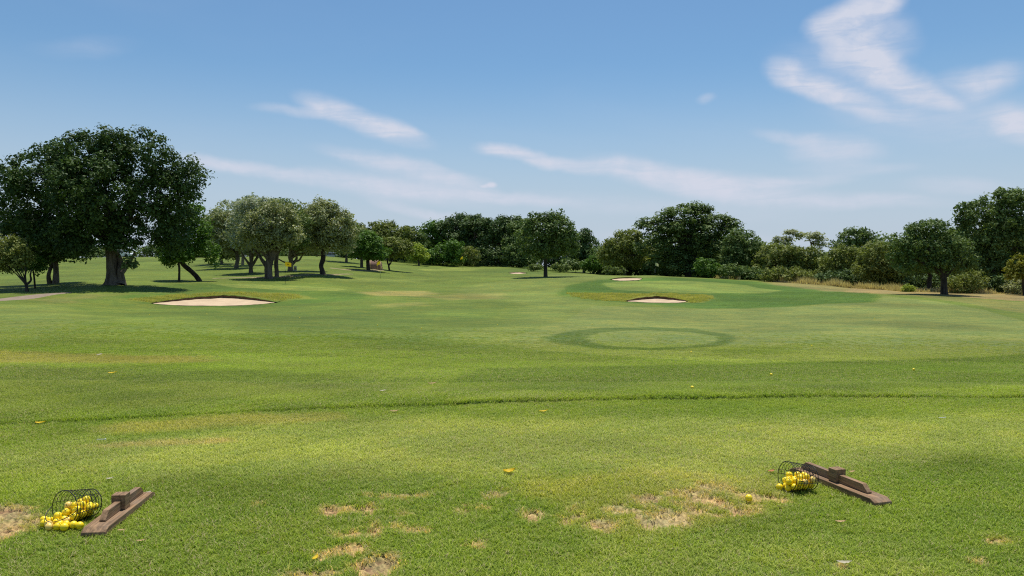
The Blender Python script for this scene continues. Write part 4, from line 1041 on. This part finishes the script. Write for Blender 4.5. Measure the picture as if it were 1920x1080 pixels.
def mat_ball(name, col, stripe=True):
    m, nt, out = new_mat(name)
    tc = nt.new('ShaderNodeTexCoord')
    sp = nt.new('ShaderNodeSeparateXYZ'); nt.l.new(tc.outputs['Object'], sp.inputs[0])
    band = nt.math('LESS_THAN', nt.math('ABSOLUTE', sp.outputs[2]), 0.0013)
    half = nt.math('GREATER_THAN', sp.outputs[0], 0.004)
    n = nt.noise(tc.outputs['Object'], 60, 3, .6)
    c = mix_color(nt, nt.ramp(n.outputs['Fac'], .5, .75, 0, .5), col, (col[0] * .75, col[1] * .62, col[2] * .6))
    if stripe: c = mix_color(nt, nt.math('MULTIPLY', band, half), c, (0.02, 0.02, 0.02))
    vo = nt.new('ShaderNodeTexVoronoi'); vo.inputs['Scale'].default_value = 260; nt.l.new(tc.outputs['Object'], vo.inputs['Vector'])
    principled(nt, out, c, 0.38, vo.outputs['Distance'], 0.45, 0.25, 0.001)
    return m

def flat(name, col, rough=0.7, spec=.3, trans=0.0):
    m, nt, out = new_mat(name)
    tc = nt.new('ShaderNodeTexCoord'); n = nt.noise(tc.outputs['Object'], 7, 4, .6)
    c = mix_color(nt, nt.ramp(n.outputs['Fac'], .35, .7), tuple(k * .88 for k in col), tuple(min(k * 1.08, .95) for k in col))
    p = principled(nt, out, c, rough, None, spec)
    if trans:
        t = nt.new('ShaderNodeBsdfTranslucent'); nt.l.new(c, t.inputs['Color'])
        mx = nt.new('ShaderNodeMixShader'); mx.inputs[0].default_value = trans
        nt.l.new(p.outputs[0], mx.inputs[1]); nt.l.new(t.outputs[0], mx.inputs[2]); nt.l.new(mx.outputs[0], out.inputs[0])
    return m
M['wood'] = mat_wood()
M['ball'] = mat_ball('ball_yellow', (0.98, 0.72, 0.010)); M['ball_pale'] = mat_ball('ball_faded_yellow', (0.95, 0.66, 0.16)); M['ball_plain'] = mat_ball('ball_plain_yellow', (0.98, 0.75, 0.02), False)
M['wire'] = flat('black_wire', (0.012, 0.012, 0.013), 0.5, .4)
M['flag'] = flat('yellow_flag_cloth', (0.85, 0.62, 0.02), .8, .1, .35); M['flag_pale'] = flat('pale_flag_cloth', (0.85, 0.82, 0.42), .8, .1, .35)
M['print'] = flat('flag_print', (0.45, 0.26, 0.02)); M['black'] = flat('black_paint', (0.015, 0.018, 0.015)); M['white'] = flat('white_paint', (0.75, 0.75, 0.72)); M['yel'] = flat('yellow_paint', (0.8, 0.62, 0.05))
M['carpaint'] = flat('white_car_paint', (0.74, 0.75, 0.76), .3, .5); M['glass'] = flat('dark_glass', (0.03, 0.04, 0.05), .1, .6); M['rubber'] = flat('rubber', (0.02, 0.02, 0.02)); M['silvercar'] = flat('silver_car_paint', (0.42, 0.44, 0.46), .35, .5)
M['tent'] = flat('mauve_brown_canvas', (0.30, 0.185, 0.15), .85, .1); M['tentrim'] = flat('tan_canvas', (0.55, 0.38, 0.2), .85, .1)
M['stone'] = mat_noise('painted_stone', (0.32, 0.31, 0.27), (0.62, 0.60, 0.54), 9, .9, .5, .02)
M['leaf_y'] = flat('yellow_leaf', (0.75, 0.52, 0.02), .6, .2, .2); M['leaf_b'] = flat('tan_leaf', (0.50, 0.34, 0.17), .8, .1, .1); M['leaf_w'] = flat('bleached_leaf', (0.5, 0.45, 0.32), .8, .1, .1); M['leaf_o'] = flat('russet_leaf', (0.50, 0.22, 0.10), .8, .1, .1)

def bevel_obj(o, w, seg=2):
    b = o.modifiers.new('bevel', 'BEVEL'); b.width = w; b.segments = seg; b.limit_method = 'ANGLE'; b.angle_limit = math.radians(25)
    return o

def prism(name, prof, w, mat, parent, bev=0.002):
    """profile in (y,z), extruded symmetric over x"""
    n = len(prof); V = [(-w / 2, y, z) for y, z in prof] + [(w / 2, y, z) for y, z in prof]
    fc = [tuple(range(n))[::-1], tuple(range(n, 2 * n))]
    fc = [tuple(range(n)), tuple(range(2 * n - 1, n - 1, -1))]
    for i in range(n): fc.append((i, n + i, n + (i + 1) % n, (i + 1) % n)[::-1])
    o = mesh_np(name, np.array(V), faces=fc, mat=mat, parent=parent)
    import bmesh
    bm = bmesh.new(); bm.from_mesh(o.data); bmesh.ops.recalc_face_normals(bm, faces=bm.faces); bm.to_mesh(o.data); bm.free()
    return bevel_obj(o, bev) if bev else o

# ------------------------------------------------------------------ bay dividers on the tee
def divider(a, b, label):
    A = on_ground(*a); B = on_ground(*b)
    d = B - A; L = math.hypot(d[0], d[1]); c = (A + B) / 2
    rt = empty('bay_divider', (c[0], c[1], c[2] + 0.006), math.atan2(d[1], d[0]) - math.pi / 2)
    tag(rt, label, 'bay divider', 'wooden bay dividers on the tee')
    h = L / 2
    prism('base_board', [(-h, 0), (h, 0), (h - .004, .018), (h - .045, .036), (-h + .045, .036), (-h + .004, .018)], .130, M['wood'], rt, .003)
    r0, r1 = -h + .115, h - .065
    for k, (ya, yb) in enumerate(((r0, -.0385), (.0385, r1))):
        pr = [(ya, .0375), (yb, .0375), (yb, .088), (ya + .045, .088), (ya, .046)] if k == 0 else [(ya, .0375), (yb, .0375), (yb, .046), (yb - .045, .088), (ya, .088)]
        prism('rail', pr, .034, M['wood'], rt, .002)
    prism('centre_block', [(-.036, .0375), (.036, .0375), (.036, .122), (-.036, .122)], .078, M['wood'], rt, .0025)
    return rt
divider((174, 1008), (272, 930), 'weathered wooden rail divider on a base board beside the left spilled ball basket')
divider((1657, 950), (1494, 883), 'weathered wooden rail divider running behind the right ball basket')

# ------------------------------------------------------------------ wire baskets with range balls
BR = 0.0214
def ball_mesh(name, mat, seg, rings):
    V = [(0, 0, BR)]
    for i in range(1, rings):
        t = math.pi * i / rings
        for j in range(seg): V.append((BR * math.sin(t) * math.cos(2 * math.pi * j / seg), BR * math.sin(t) * math.sin(2 * math.pi * j / seg), BR * math.cos(t)))
    V.append((0, 0, -BR)); fc = []
    for j in range(seg): fc.append((0, 1 + j, 1 + (j + 1) % seg))
    for i in range(rings - 2):
        for j in range(seg): fc.append((1 + i * seg + j, 1 + (i + 1) * seg + j, 1 + (i + 1) * seg + (j + 1) % seg, 1 + i * seg + (j + 1) % seg))
    for j in range(seg): fc.append((len(V) - 1, 1 + (rings - 2) * seg + (j + 1) % seg, 1 + (rings - 2) * seg + j))
    me = bpy.data.meshes.new(name); me.from_pydata(V, [], fc); me.polygons.foreach_set('use_smooth', [True] * len(fc)); me.materials.append(mat)
    return me
BALLS = [ball_mesh('golf_ball', M['ball'], 20, 12), ball_mesh('golf_ball', M['ball_pale'], 20, 12), ball_mesh('golf_ball', M['ball_plain'], 20, 12)]
BALL_FAR = ball_mesh('golf_ball', M['ball_plain'], 10, 6)

def ring_path(R, x, n=40, a0=0, a1=2 * math.pi):
    return [(x, R * math.sin(a0 + (a1 - a0) * i / n), R * math.cos(a0 + (a1 - a0) * i / n)) for i in range(n + 1)]
def wire(path, r, sides=6):
    p = np.array(path, float); T = np.gradient(p, axis=0)
    if np.allclose(p[0], p[-1]): T[0] = T[-1] = p[1] - p[-2]
    T /= np.linalg.norm(T, axis=1)[:, None]; V = []; fc = []
    ref = np.array([0.31, 0.2, 0.93])
    u = np.cross(T[0], ref); u /= np.linalg.norm(u)
    for k in range(len(p)):
        u = u - T[k] * np.dot(u, T[k]); u /= np.linalg.norm(u); v = np.cross(T[k], u)
        for s in range(sides):
            a = 2 * math.pi * s / sides; V.append(p[k] + (u * math.cos(a) + v * math.sin(a)) * r)
    for k in range(len(p) - 1):
        for s in range(sides): fc.append((k * sides + s, k * sides + (s + 1) % sides, (k + 1) * sides + (s + 1) % sides, (k + 1) * sides + s))
    return V, fc
LEN, RM, RB = 0.175, 0.096, 0.076
TILT = math.atan2(RM - RB, LEN)
def wire_obj(name, path, r, parent):
    V, fc = wire(path, r); return mesh_np(name, np.array(V), faces=fc, mat=M['wire'], parent=parent, smooth=True)

def basket(px, py, az, label, handle_ang, outside, n_in, seed, lab_in, lab_out, grp):
    """lies on its side, mouth at local x=0, bottom at x=LEN"""
    g = on_ground(px, py)
    rt = empty('ball_basket', (g[0], g[1], g[2] + 0.004), az); tag(rt, label, 'basket', 'wire ball baskets')
    def tr(pth):      # cone axis tilted so that its side rests on the ground
        P = np.array(pth); c, s = math.cos(TILT), math.sin(TILT)
        x = P[:, 0] * c + P[:, 2] * s; z = -P[:, 0] * s + P[:, 2] * c + RM * c + .002
        return np.stack([x, P[:, 1], z], 1)
    for i in range(9):
        t = i / 8; R = RM + (RB - RM) * t
        wire_obj('rim' if i == 0 else 'hoop', tr(ring_path(R, t * LEN)), .0026 if i in (0, 8) else .0015, rt)
    for j in range(6):
        a = 2 * math.pi * j / 6 + .3
        wire_obj('rod', tr([(t * LEN, (RM + (RB - RM) * t) * math.sin(a), (RM + (RB - RM) * t) * math.cos(a)) for t in (0, .33, .66, 1)]), .0017, rt)
    for j in range(3):
        a = math.pi * j / 3 + .3
        wire_obj('bottom_wire', tr([(LEN, RB * q * math.sin(a), RB * q * math.cos(a)) for q in (-1, -.3, .3, 1)]), .0019, rt)
    wire_obj('bottom_ring', tr(ring_path(RB * .5, LEN)), .0018, rt)
    hp = []
    for i in range(25):
        b = math.pi * i / 24; y = RM * math.cos(b); q = RM * 1.08 * math.sin(b)
        hp.append((-q * math.cos(handle_ang), y, q * math.sin(handle_ang)))
    wire_obj('handle', tr(hp), .0022, rt)
    # balls: start positions, then push apart under a little gravity until they rest on one another
    rs = np.random.RandomState(seed)
    c, s = math.cos(TILT), math.sin(TILT)
    X = []
    for k in range(n_in):
        X.append([rs.uniform(.012, LEN * .93), rs.uniform(-.06, .06), .03 + .085 * rs.rand() ** 1.3])
    ca_, sa_ = math.cos(-az), math.sin(-az)
    for (bx, by, lift) in outside:
        q = on_ground(bx, by); dx, dy = q[0] - g[0], q[1] - g[1]
        X.append([dx * ca_ - dy * sa_, dx * sa_ + dy * ca_, BR + lift * BR * 1.6])
    X = np.array(X); n = len(X); isin = np.arange(n) < n_in
    for it in range(420):
        X[:, 2] -= 0.0007 if it < 380 else 0
        for _ in range(3):
            D = X[:, None] - X[None]; r = np.sqrt((D ** 2).sum(2)) + np.eye(n)
            ov = np.maximum(2 * BR - r, 0); np.fill_diagonal(ov, 0)
            X += (D / r[..., None] * ov[..., None] * 0.45).sum(1) * np.where(isin, 1, .8)[:, None]
            # inside the cone
            lx = X[:, 0] * c - (X[:, 2] - RM * c) * s; lz = X[:, 0] * s + (X[:, 2] - RM * c) * c
            Rl = np.clip(RM + (RB - RM) * lx / LEN, RB, RM) - BR - .002
            inside = isin & (lx > 0)
            rr = np.sqrt(X[:, 1] ** 2 + lz ** 2) + 1e-9
            f = np.where(inside & (rr > Rl), Rl / rr, 1.0)
            X[:, 1] *= f; lz = lz * f
            lx = np.where(isin, np.clip(lx, .004, LEN - BR - .003), lx)
            nx = lx * c + lz * s; nz = -lx * s + lz * c + RM * c
            X[isin, 0] = nx[isin]; X[isin, 2] = nz[isin]
            out_in = (~isin) & (lx > -BR * .8)
            X[out_in, 0] -= 0.002 * out_in[out_in]
            X[:, 2] = np.maximum(X[:, 2], BR + .001)
    ca2, sa2 = math.cos(az), math.sin(az)
    for k in range(n):
        x = g[0] + X[k, 0] * ca2 - X[k, 1] * sa2; y = g[1] + X[k, 0] * sa2 + X[k, 1] * ca2
        o = bpy.data.objects.new('golf_ball', BALLS[rs.choice([0, 0, 0, 0, 1, 2, 2])]); COL.objects.link(o)
        o.location = (x, y, g[2] + .006 + X[k, 2]); o.rotation_euler = tuple(rs.uniform(0, 6.28, 3))
        tag(o, (lab_in if isin[k] else lab_out).replace('yellow range', {0: 'black-striped yellow range', 1: 'faded orange-yellow range', 2: 'plain yellow range'}[BALLS.index(o.data)]), 'golf ball', grp if isin[k] else grp + ', spilled')
    return rt
basket(122, 986, math.radians(70), 'black wire ball basket tipped over at the left, balls spilling from its mouth', math.radians(-35),
       [(130, 994, 0), (146, 992, 0), (110, 988, 0), (118, 981, 0.3), (126, 986, 0), (137, 982, 1.2), (133, 976, 1), (145, 984, 0), (150, 980, 1.3), (140, 988, 0.0), (122, 974, 1.0), (121, 991, 0.2)],
       26, 4, 'yellow range ball lying inside the left tipped wire basket', 'yellow range ball spilled on the grass in front of the left basket', 'balls of the left basket')
basket(1476, 923, math.radians(16), 'black wire ball basket tipped over at the right, still full of balls', math.radians(186),
       [(1463, 921, 0)], 29, 9, 'yellow range ball lying inside the right tipped wire basket', 'yellow range ball at the very mouth of the right basket', 'balls of the right basket')

def lone_ball(px, py, label, mesh=None, group=None, lift=0.0):
    g = on_ground(px, py); o = bpy.data.objects.new('golf_ball', mesh or BALL_FAR); COL.objects.link(o)
    o.location = (g[0], g[1], g[2] + BR + .006 + lift); o.rotation_euler = (px, py, 0.5); tag(o, label, 'golf ball', group); return o
lone_ball(1404, 943, 'single yellow ball on bare turf left of the right basket', BALLS[2], None, .004)
GS = 'range balls scattered over the mown grass'
lone_ball(1296, 662, 'yellow ball just below the ringed target green', None, GS)
lone_ball(1522, 650, 'yellow ball alone on the pale fairway right of the ringed green', None, GS)
lone_ball(1185, 608, 'yellow ball just above the ringed target green', None, GS)
lone_ball(1298, 731, 'pale ball right behind the tee edge, left of the right basket', None, GS)
lone_ball(1713, 696, 'pale ball in the dark grass below the pale fairway', None, GS)
lone_ball(388, 589, 'yellow ball in the dip below the left bunker', None, GS)
lone_ball(280, 591, 'yellow ball on the hump below the left end of the bunker', None, GS)
for q in ((562, 597), (708, 611), (790, 617), (933, 610), (948, 579), (795, 571), (806, 571), (764, 560), (825, 552.5), (824, 557), (839, 557), (739, 592), (1110, 609), (1446, 706), (700, 540), (1640, 598), (1560, 577), (1622, 565)):
    lone_ball(q[0], q[1], 'tiny range ball lying far out on the mown grass', None, GS)
rs = np.random.RandomState(3)
for k in range(90):
    x_ = rs.uniform(650, 1040) if k < 70 else rs.uniform(1000, 1150); y_ = rs.uniform(520, 546) if k < 70 else rs.uniform(524, 560)
    lone_ball(x_, y_, 'tiny range ball lying far out on the mown grass', None, GS)

# ------------------------------------------------------------------ flagsticks
def flagstick(px, py, label, bands, flagmat, hgt=2.1, fw=.52, fh=.40, droop=.1, yaw=0.0, prints=False, Y=None):
    if Y: p = unproject(px, py, Y); g = np.array([p[0], Y, tz(p[0], Y)])
    else: g = on_ground(px, py)
    rt = empty('flagstick', tuple(g), yaw); tag(rt, label, 'flag', 'flagsticks on the target greens')
    for z0, z1, mt in bands:
        V, fc = wire([(0, 0, z0 * hgt), (0, 0, (z0 + z1) / 2 * hgt), (0, 0, z1 * hgt - .001)], .016, 8)
        mesh_np('pole', np.array(V), faces=fc, mat=M[mt], parent=rt, smooth=True)
    nx, nz = 12, 6; V = []; fc = []
    for i in range(nx + 1):
        for j in range(nz + 1):
            u, w = i / nx, j / nz
            V.append((.016 + u * fw, .05 * math.sin(u * 7) * u, hgt - fh * w * (1 - .12 * u) - droop * u * u - .02 * math.sin(u * 6) * u))
    for i in range(nx):
        for j in range(nz): a = i * (nz + 1) + j; fc.append((a, a + 1, a + nz + 2, a + nz + 1))
    fl = mesh_np('flag', np.array(V), faces=fc, mat=M[flagmat], parent=rt, smooth=True)
    if prints:
        for k, x0 in enumerate((.16, .27, .37)):
            hh = (.16, .13, .1)[k]; Vp = []
            for (u, w) in ((0, 0), (.075, -.01), (.08, -hh), (.005, -hh - .01)): Vp.append((x0 + u, -.004 + .05 * math.sin((x0 + u) / fw * 7) * (x0 + u) / fw - .006, hgt - .13 + w - droop * ((x0 + u) / fw) ** 2))
            Vp2 = [(a, b - .004, c) for a, b, c in Vp]
            mesh_np('flag_print', np.array(Vp + Vp2), faces=[(0, 1, 2, 3), (7, 6, 5, 4), (0, 4, 5, 1), (1, 5, 6, 2), (2, 6, 7, 3), (3, 7, 4, 0)], mat=M['print'], parent=fl)
    return rt
flagstick(535, 532, 'yellow flag on a banded pole on the left green before the olive grove', [(0, .34, 'black'), (.34, .40, 'white'), (.40, .48, 'yel'), (.48, .66, 'black'), (.66, .84, 'white'), (.84, 1, 'yel')], 'flag', prints=True, yaw=-.15, fw=.6, fh=.42)
flagstick(713, 522.5, 'yellow flag seen against the brown tent beside the dark round tree', [(0, .28, 'black'), (.28, .52, 'white'), (.52, 1, 'yel')], 'flag', fw=.4, droop=.25, yaw=3.0)
flagstick(868, 505.5, 'farthest yellow flag, small, before the dark centre thicket', [(0, .5, 'black'), (.5, 1, 'yel')], 'flag', fw=.45, droop=.3, yaw=2.6, hgt=2.3)
flagstick(1228, 519, 'pale yellow flag rising from behind the crest of the right green', [(0, .3, 'black'), (.3, .55, 'white'), (.55, 1, 'black')], 'flag_pale', fw=.5, fh=.42, droop=.2, yaw=-.2, Y=111)

# ------------------------------------------------------------------ brown tent, marker stone
def tent():
    g = on_ground(703, 505); m = g[1] / F
    rt = empty('tent', tuple(g), .05); tag(rt, 'low mauve-brown dome tent half hidden by the dark round tree', 'tent')
    W, D, Hh = 26 * m / 2, 1.1, 1.35
    def shell(a0, a1, mat, name, k=1.0, z0=0):
        V = []; fc = []; nu, nv = 10, 10
        for i in range(nu + 1):
            for j in range(nv + 1):
                t = a0 + (a1 - a0) * i / nu; q = math.pi * j / nv
                cx = W * k * (abs(math.cos(t)) ** .6) * (1 if math.cos(t) > 0 else -1); hh = Hh * k * abs(math.sin(t)) ** .45
                V.append((cx, -D * k * math.cos(q) * (.25 + .75 * abs(math.sin(t)) ** .4), z0 + hh * math.sin(q) ** .7))
        for i in range(nu):
            for j in range(nv): a = i * (nv + 1) + j; fc.append((a, a + nv + 1, a + nv + 2, a + 1))
        return mesh_np(name, np.array(V), faces=fc, mat=M[mat], parent=rt, smooth=True)
    for k in range(5): shell(math.pi * k / 5, math.pi * (k + 1) / 5, 'tent', 'canvas_panel')
    for k in range(6):
        t = math.pi * min(max(k / 5, .02), .98); pth = []
        for j in range(13):
            q = math.pi * j / 12; cx = W * (abs(math.cos(t)) ** .6) * (1 if math.cos(t) > 0 else -1)
            pth.append((cx, -(D + .02) * math.cos(q) * (.25 + .75 * abs(math.sin(t)) ** .4), (Hh + .02) * abs(math.sin(t)) ** .45 * math.sin(q) ** .7))
        V, fc = wire(pth, .035, 6); mesh_np('seam_pole', np.array(V), faces=fc, mat=M['tentrim'], parent=rt, smooth=True)
    V, fc = wire([(W * math.cos(a) * 1.01, -D * math.sin(a), .05) for a in np.linspace(0, math.pi, 24)], .06, 6)
    mesh_np('hem', np.array(V), faces=fc, mat=M['tentrim'], parent=rt)
tent()
def stone():
    g = on_ground(553.5, 508.5); m = g[1] / F
    rt = empty('marker_stone', tuple(g), .2); tag(rt, 'small whitish marker stone standing at the foot of the pale-barked tree', 'marker stone')
    w, h = 5.5 * m, 9.5 * m
    prism('slab', [(-w / 4, -.05), (w / 4, -.05), (w / 4, h * .9), (w / 7, h), (-w / 7, h), (-w / 4, h * .9)], w, M['stone'], rt, .03)
    prism('plaque', [(-w / 4 - .015, h * .35), (-w / 4 - .002, h * .35), (-w / 4 - .002, h * .75), (-w / 4 - .015, h * .75)], w * .45, M['print'], rt, 0)
stone()

# ------------------------------------------------------------------ cars parked beyond the left rise
def car(px, Y, yaw, paint, label, tall=0.0):
    p = unproject(px, 480, Y); g = np.array([p[0], Y, tz(p[0], Y)])
    rt = empty('parked_car', tuple(g), yaw); tag(rt, label, 'car', 'cars parked beyond the left rise')
    L, W, Ht = 4.3, 1.72, 1.46 + tall
    body = [(-L/2, .35), (-L/2, .72), (-L/2 + .25, .84), (-L/2 + 1.05, .93), (L/2 - .35, .95), (L/2, .80), (L/2, .35), (L/2 - .45, .25), (-L/2 + .45, .25)]
    prism('body', body, W, M[paint], rt, .05)
    cab = [(-L/2 + 1.0, .931), (-L/2 + 1.7, Ht - .05), (-L/2 + 2.0, Ht), (L/2 - .9, Ht), (L/2 - .35, .951)]
    prism('cabin', cab, W * .86, M[paint], rt, .05)
    for s in (-1, 1):
        for (a, b_) in ((-L/2 + 1.25, -L/2 + 2.25), (-L/2 + 2.35, L/2 - .75)):
            x = s * (W * .43 + .006)
            V = [(x, a + (.25 if a < -.8 else 0), .97), (x, b_, .97), (x, b_ - (.15 if b_ > .8 else 0), Ht - .12), (x, a + (.55 if a < -.8 else .0), Ht - .12)]
            V += [(q[0] - s * .02, q[1], q[2]) for q in V]
            mesh_np('side_window', np.array(V), faces=[(0, 1, 2, 3), (7, 6, 5, 4), (0, 4, 5, 1), (1, 5, 6, 2), (2, 6, 7, 3), (3, 7, 4, 0)], mat=M['glass'], parent=rt)
        for yy in (-L/2 + .82, L/2 - .82):
            V = []; fc = []; n = 18
            for x in (s * (W/2 - .19), s * (W/2 + .01)):
                for k in range(n): a = 2 * math.pi * k / n; V.append((x, yy + .32 * math.cos(a), .32 + .32 * math.sin(a)))
            fc = [tuple(range(n)), tuple(range(2 * n - 1, n - 1, -1))] + [(k, (k + 1) % n, n + (k + 1) % n, n + k) for k in range(n)]
            mesh_np('wheel', np.array(V), faces=fc, mat=M['rubber'], parent=rt)
    for q, (ya, yb) in enumerate(((-L/2 + 1.03, -L/2 + 1.66), (L/2 - .86, L/2 - .38))):
        za, zb = (.98, Ht - .08) if q == 0 else (Ht - .05, .99)
        o_ = -.02 if q == 0 else .02
        V = [(-W*.38, ya + o_ - .0, za + .02), (W*.38, ya + o_, za + .02), (W*.36, yb + o_, zb + .02), (-W*.36, yb + o_, zb + .02)]
        V += [(a, b + o_ * .8, c + .015) for a, b, c in V]
        mesh_np('windscreen' if q == 0 else 'rear_window', np.array(V), faces=[(0, 1, 2, 3), (7, 6, 5, 4), (0, 4, 5, 1), (1, 5, 6, 2), (2, 6, 7, 3), (3, 7, 4, 0)], mat=M['glass'], parent=rt)
for q in ((557, 185, 1.2, 'carpaint', 'white car seen under the level limbs of the pale-barked tree', .1), (584, 182, 1.4, 'carpaint', 'white car between the pale-barked tree and the bent trunk', .15), (625, 172, 1.55, 'silvercar', 'silver car right of the bent grove trunk', .1),
          (662, 166, 1.6, 'carpaint', 'white car left of the trees by the brown tent', .05), (643, 176, 1.5, 'silvercar', 'taller silver car behind the others near the tent', .35), (230, 158, 1.5, 'carpaint', 'pale car glimpsed beside the huge tree trunk', .1)):
    car(*q)

# ------------------------------------------------------------------ fallen leaves and tees on the grass
def fallen_leaf(px, py, ln, wd, mat, yaw, label, cup=.25):
    g = on_ground(px, py); V = []; fc = []; n, k = 8, 4
    for i in range(n + 1):
        u = i / n; w = wd / 2 * math.sin(math.pi * (u * .94 + .03)) ** .8 * (1 + .12 * math.sin(i * 2.3))
        for j in range(k + 1):
            t = -1 + 2 * j / k
            V.append(((u - .5) * ln, w * t, cup * ln * ((u - .5) ** 2) * 1.6 + cup * wd * .5 * t * t + .0015 * math.sin(i * 3 + j)))
    for i in range(n):
        for j in range(k): a = i * (k + 1) + j; fc.append((a, a + k + 1, a + k + 2, a + 1))
    o = mesh_np('fallen_leaf', np.array(V), faces=fc, mat=M[mat], smooth=True)
    o.location = (g[0], g[1], g[2] + .022); o.rotation_euler = (.12, -.1, yaw)
    return tag(o, label, 'leaf', 'dead leaves lying on the tee')
LV = [(955, 890, .085, .055, 'leaf_y', .1, 'big yellow leaf lying on the middle of the tee', .35),
      (265, 1021, .055, .012, 'leaf_b', .15, 'thin tan leaf stalk near the front end of the left divider'), (229, 1001, .05, .014, 'leaf_b', -.1, 'short tan leaf just right of the left divider'),
      (591, 1054, .05, .02, 'leaf_y', 1.3, 'small curled yellow leaf left of the bare soil at the bottom'), (1446, 889, .05, .028, 'leaf_o', .2, 'russet leaf left of the right basket'),
      (1597, 890, .05, .018, 'leaf_b', .2, 'tan leaf behind the right divider near its block'), (1576, 985, .06, .02, 'leaf_b', -.2, 'pale tan leaf in the dark grass below the right divider'),
      (1583, 1063, .07, .025, 'leaf_w', -.3, 'bleached leaf near the bottom edge below the right divider'), (206, 903, .05, .02, 'leaf_w', .3, 'bleached leaf behind the left divider'),
      (278, 930, .04, .025, 'leaf_w', .8, 'whitish leaf at the far end of the left divider'), (740, 775, .09, .03, 'leaf_b', 0, 'tan leaf on the tee edge left of the middle'),
      (1019, 775, .09, .03, 'leaf_y', .1, 'yellow leaf by the tee edge in the middle'), (211, 702, .12, .05, 'leaf_y', .1, 'yellow leaf in the rough at the left beyond the tee'),
      (186, 667, .12, .06, 'leaf_w', .9, 'whitish leaf in the brown patch at the left'), (718, 736, .08, .035, 'leaf_w', .2, 'pale leaf in the rough left of the middle'),
      (76, 797, .10, .04, 'leaf_y', 0, 'yellow leaf at the left end of the tee edge'), (811, 722, .12, .04, 'leaf_b', .1, 'tan leaf in the rough just left of the middle')]
for l in LV: fallen_leaf(*l)
def tee_peg(px, py, yaw, label):
    g = on_ground(px, py); rt = empty('tee_peg', (g[0], g[1], g[2] + .02), yaw); tag(rt, label, 'tee peg', 'tee pegs dropped on the tee')
    V, fc = wire([(-.035, 0, 0), (0, 0, 0), (.03, 0, 0)], .003, 6); mesh_np('shaft', np.array(V), faces=fc, mat=M['white'], parent=rt)
    V, fc = wire([(.0305, 0, 0), (.034, 0, 0), (.037, 0, 0)], .0065, 8); mesh_np('cup', np.array(V), faces=fc, mat=M['white'], parent=rt)
tee_peg(190, 828, .1, 'white tee peg lying left of the dry strip'); tee_peg(1766, 787, .2, 'white tee peg lying near the tee edge at the right')
print('objects', len(bpy.data.objects))
